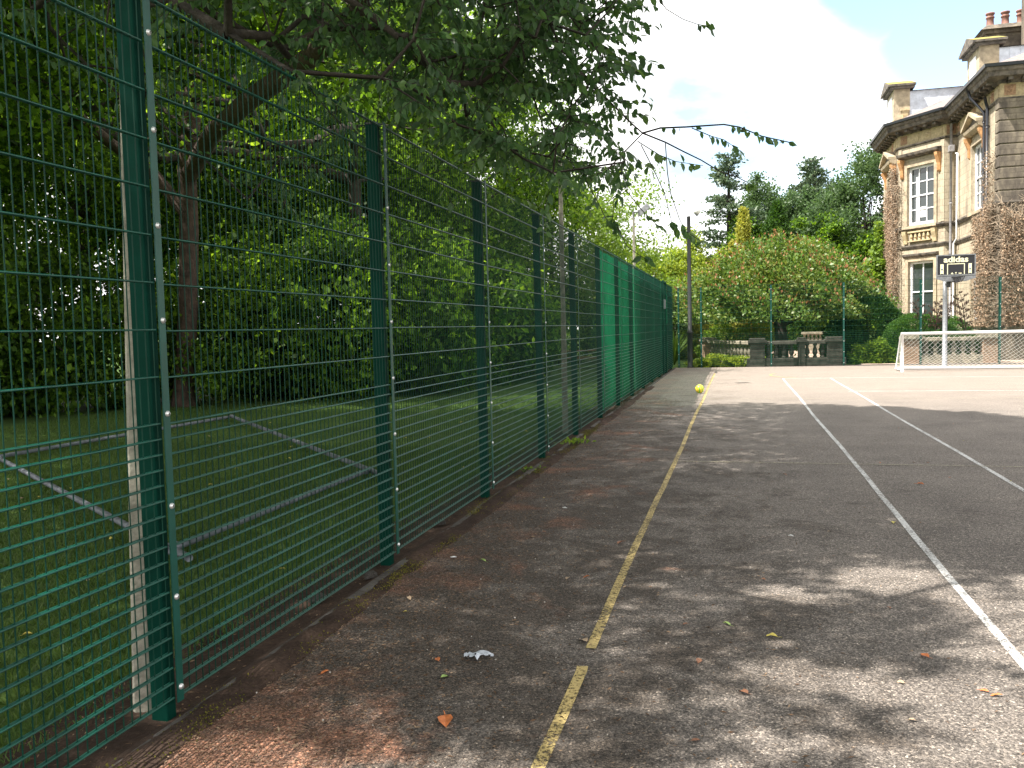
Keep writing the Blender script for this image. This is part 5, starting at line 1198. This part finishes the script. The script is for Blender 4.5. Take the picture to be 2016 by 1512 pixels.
# grit, twigs and needles gathered along the kerb
M['litter'] = leaf_mat('plant_litter', [(.03, .02, .014), (.09, .055, .035), (.17, .11, .07), (.30, .22, .15)], .0, .9, .1, 3)
def band(n, x0, spread, y0, y1): return np.c_[x0+np.abs(rr.normal(0, spread, n)), y0+(y1-y0)*rr.uniform(0, 1, n)**1.4, np.full(n, .004)]
P_ = np.vstack([band(26000, -2.22, .55, 2.3, 20), band(9000, -2.2, 1.6, 2.3, 14), np.c_[rr.uniform(-2.95, -2.3, 9000), rr.uniform(1.8, 24, 9000), np.full(9000, -.024)]])
D_ = np.c_[rr.normal(size=(len(P_), 2)), rr.normal(0, .12, len(P_))]
v, q = leaf_cloud(P_, D_, rr.uniform(.006, .030, len(P_))*rr.uniform(.5, 1.2, len(P_)), rr.normal(0, .4, len(P_)), NEED*[1.6, 1, 1]+[0, 0, .04], RHQ)
tag(np_mesh('leaf_litter', v, q, M['litter']), 'fine brown twigs, seeds and grit gathered on the tarmac along the fence', 'litter', kind='stuff')
P_ = np.vstack([np.c_[-2.25+rr.normal(0, .035, 60), np.repeat(rr.uniform(2.4, 16, 60), 1), np.full(60, .012)] for _ in range(1)]); C_ = P_[rr.integers(0, 60, 9000)]+rr.normal(size=(9000, 3))*[.035, .10, .006]
v, q = leaf_cloud(C_, rdir(9000)+[0, 0, .8], rr.uniform(.006, .014, 9000), None, RHOM, RHQ); mm_ = leaf_mat('moss', [(.05, .06, .01), (.12, .12, .02), (.2, .17, .04)], .1, .9, .1)
tag(np_mesh('kerb_moss', v, q, mm_), 'olive moss growing in patches on the kerb beside the fence', 'moss', kind='stuff')
P_ = scatter(3500, -2.2, 6, 2.2, 18, .004); v, q = leaf_cloud(P_, np.c_[rr.normal(size=(len(P_), 2)), np.zeros(len(P_))], rr.uniform(.004, .013, len(P_)), None, RHOM*[1.4, 1, 3], RHQ)
tag(np_mesh('pale_grit', v, q, mat('pale_chips', (.38, .35, .31), .9)), 'tiny pale stone chips scattered over the court', 'grit', kind='stuff')
# fallen leaves, every one an object
def leafmesh(name, c, seed):
    r_ = random.Random(seed); n = 5; b = MB()
    prof = [(0, .02), (.18, .24), (.42, .34), (.68, .27), (.88, .13), (1, .01)]
    for i, (y_, w_) in enumerate(prof):
        cz = .22*math.sin(y_*3.1)*r_.uniform(.6, 1.2)
        for s_ in (-1, 0, 1): b.v.append(((s_*w_+r_.uniform(-.02, .02)), y_-.5, cz*.5+(abs(s_)*w_*.75 if r_.random() < .9 else .1)*r_.uniform(.6, 1.2)+.02))
    for i in range(5):
        for k in range(2): a = i*3+k; b.f.append((a, a+1, a+4, a+3))
    b.tube([(0, -.5, .03), (.02, -.72, .05), (.05, -.85, .02)], .02, 4, False)
    me = bpy.data.meshes.new(name); me.from_pydata(b.v, [], b.f); me.materials.append(mat(name, c, .7, var=.35, vscale=3)); return me
LM = {'orange': leafmesh('orange_leaf', (.55, .17, .05), 1), 'brown': leafmesh('brown_leaf', (.26, .12, .065), 2), 'yellow': leafmesh('yellow_leaf', (.55, .46, .10), 3), 'pale green': leafmesh('green_leaf', (.25, .36, .10), 4), 'tan': leafmesh('tan_leaf', (.45, .33, .22), 5)}
def leaf(p, s_, c, label, group=None):
    o = bpy.data.objects.new('fallen_leaf', LM[c]); col.objects.link(o); o.location = (p[0], p[1], p[2]+.004); o.scale = (s_*rr.uniform(.7, 1), s_, s_*rr.uniform(.5, .9)); o.rotation_euler = (rr.normal(0, .12), rr.normal(0, .12), rr.uniform(0, 6.28)); return tag(o, label, 'leaf', group)
big = [(877, 1422, .10, 'orange', 'largest curled orange leaf, on the tarmac near the bottom of the picture'), (1520, 1255, .06, 'yellow', 'yellow leaf alone between the yellow line and the nearer white line'), (1376, 1303, .055, 'brown', 'dark reddish curled leaf right of the yellow line in the foreground'), (1820, 1293, .06, 'orange', 'orange-red leaf left of the white line in the sunlit patch'),
       (1464, 1366, .055, 'brown', 'maroon leaf in the foreground right of the yellow line'), (1962, 1371, .05, 'orange', 'orange leaf at the right edge in the foreground'), (1938, 1362, .04, 'orange', 'small orange leaf beside the larger one at the right edge'), (1430, 1230, .05, 'pale green', 'pale green leaf lying right of the yellow line'), (1150, 1263, .07, 'tan', 'crumpled tan leaf filling the gap in the yellow line'),
       (1222, 1070, .08, 'brown', 'long brown leaf touching the left edge of the yellow line'), (950, 1105, .06, 'pale green', 'pale green leaf between the second fence post and the yellow line'), (1760, 1030, .06, 'yellow', 'yellow-green leaf with upright stalk beside the nearer white line'), (1812, 954, .07, 'orange', 'orange leaf between the two white lines'), (876, 1335, .05, 'pale green', 'torn pale green leaf left of the white scrap'), (862, 1300, .05, 'orange', 'small orange leaf left of the white scrap'), (640, 1325, .05, 'orange', 'orange leaf close to the kerb in the foreground'),
       (1118, 1140, .045, 'tan', 'tan leaf just left of the yellow line'), (1155, 1137, .045, 'orange', 'pale orange leaf touching the left side of the yellow line'), (1350, 1230, .04, 'brown', 'small red leaf right of the yellow line near the gap'), (1545, 935, .05, 'brown', 'red-brown leaf next to the thin cross line'), (805, 1180, .05, 'tan', 'whitish leaf in the middle of the dark litter'), (1370, 1460, .04, 'brown', 'small dark red leaf at the bottom edge right of the yellow line')]
for x, y, s_, c, lb_ in big: leaf(atz(x, y), s_, c, lb_)
ORD = ['nearest', 'second nearest', 'third nearest', 'fourth nearest', 'fifth nearest', 'sixth nearest', 'seventh nearest', 'eighth nearest', 'ninth nearest', 'tenth nearest', 'eleventh nearest', 'twelfth nearest', 'thirteenth nearest', 'fourteenth nearest']
def where(P):
    if P[0] < -.78: return 'left of the yellow line'
    if P[0] < 1.26: return 'between yellow and white lines'
    return 'right of the nearer white line'
bins = {}
for c, n in (('brown', 16), ('tan', 8), ('orange', 7), ('yellow', 5)):
    for P in scatter(n*3, -2.1, 3.5, 2.8, 15, 0, -20)[:n]: bins.setdefault((c, ('far ' if P[1] > 8 else 'near ')+'tarmac '+where(P)), []).append(P)
for (c, wh), ps_ in bins.items():
    for k, P in enumerate(sorted(ps_, key=lambda p: p[1])): leaf(P, rr.uniform(.018, .034), c, ORD[k]+' small '+c+' fallen leaf on the '+wh, 'small fallen leaves on the court')
bins = {}
for P in scatter(300, -9, -2.9, 2.8, 15, -.02, -10)[:40]:
    c = 'yellow' if rr.uniform() < .75 else 'tan'; in_ = 4.2 < -P[0] < 10 and 5.7+(-P[0]-4.2)*.7 < P[1] < 9.3+(-P[0]-4.2)*1.1
    bins.setdefault((c, 'inside the pipe frame' if in_ else ('close to the mesh fence' if P[0] > -4.2 else 'outside the pipe frame')), []).append(P)
for (c, wh), ps_ in bins.items():
    for k, P in enumerate(sorted(ps_, key=lambda p: p[1])): leaf(P, rr.uniform(.035, .065), c, ORD[min(k, 13)]+' '+c+' fallen leaf in the grass '+wh, 'fallen leaves on the lawn')
# torn white plastic scrap
sc_ = MB(); rs = random.Random(3)
for j in range(7):
    for i in range(12):
        u_, v_ = i/11-.5, j/6-.5; wv = (1-abs(u_)*1.2); sc_.v.append((u_*.15, v_*.07*wv+.012*math.sin(u_*9), .012+.022*abs(math.sin(u_*14+v_*5))*wv+rs.uniform(-.004, .008)))
for j in range(6):
    for i in range(11):
        if rs.random() < .88: a = j*12+i; sc_.f.append((a, a+1, a+13, a+12))
o = sc_.build('plastic_scrap', mat('white_plastic', (.6, .64, .72), .35), None, True); o.location = tuple(atz(943, 1297)); o.rotation_euler = (0, 0, .25); tag(o, 'torn scrap of white plastic bag on the dark tarmac', 'litter')
for (x, y, s_, lb_) in ((1112, 1000, .05, 'tiny white feather-like scrap on the brown patch before the second post'), (893, 1097, .045, 'small bluish white scrap near the second fence post'), (1557, 1055, .04, 'small white feather on the court between the lines')):
    f = MB(); f.tube([(-.5, 0, .06), (-.1, .15, .22), (.3, .1, .12), (.6, -.1, .04)], [.05, .2, .16, .02], 6); o = f.build('paper_scrap', M['white'], None, True); o.location = tuple(atz(x, y)); o.scale = (s_, s_, s_*.6); o.rotation_euler = (0, 0, rr.uniform(0, 6)); tag(o, lb_, 'litter')
# weeds by the kerb
for (x, y, n, s_, lb_) in ((1130, 876, 60, .055, 'small leafy weed growing at the kerb below the fifth post'), (1032, 930, 24, .035, 'tiny weed rooted in the strip behind the kerb')):
    p = atz(x, y); e = empty('weed', p, lb_, 'weed'); P_ = rr.normal(size=(n, 3))*[.11, .08, .03]; P_[:, 2] = np.abs(P_[:, 2])+.02; v, q = leaf_cloud(P_, rdir(n)+P_*6+[0, 0, .6], rr.uniform(.6, 1.3, n)*s_, None, LEAF6, LEAFQ); np_mesh('leaves', v, q, G['light_leaf'], e)
    b = MB()
    for k in range(7): a = k*.9; b.tube([(0, 0, 0), (math.cos(a)*.05, math.sin(a)*.05, .05), (math.cos(a)*.12, math.sin(a)*.09, .04)], .003, 4)
    b.build('stems', G['blade'], e)
# loose stones in the strip under the fence
for (x, y, s_, lb_) in ((730, 1132, .05, 'dirty rubble stone at the foot of the second fence post'), (625, 1178, .055, 'dirty stone between the first and second fence posts'), (868, 1028, .045, 'brownish stone under the mesh behind the second post')):
    p = atz(x, y); b = MB(); r_ = random.Random(int(x)); pf = [(.3, 0), (.9, .15), (1, .4), (.75, .75), (.3, .9)]; b.lathe((0, 0, 0), pf, 7); b.v = [(a*r_.uniform(.75, 1.2), c*r_.uniform(.75, 1.2), d*r_.uniform(.8, 1.1)) for a, c, d in b.v]; o = b.build('loose_stone', M['kerb'], None); o.location = (p[0], p[1], -.02); o.scale = (s_, s_*1.4, s_); tag(o, lb_, 'stone')
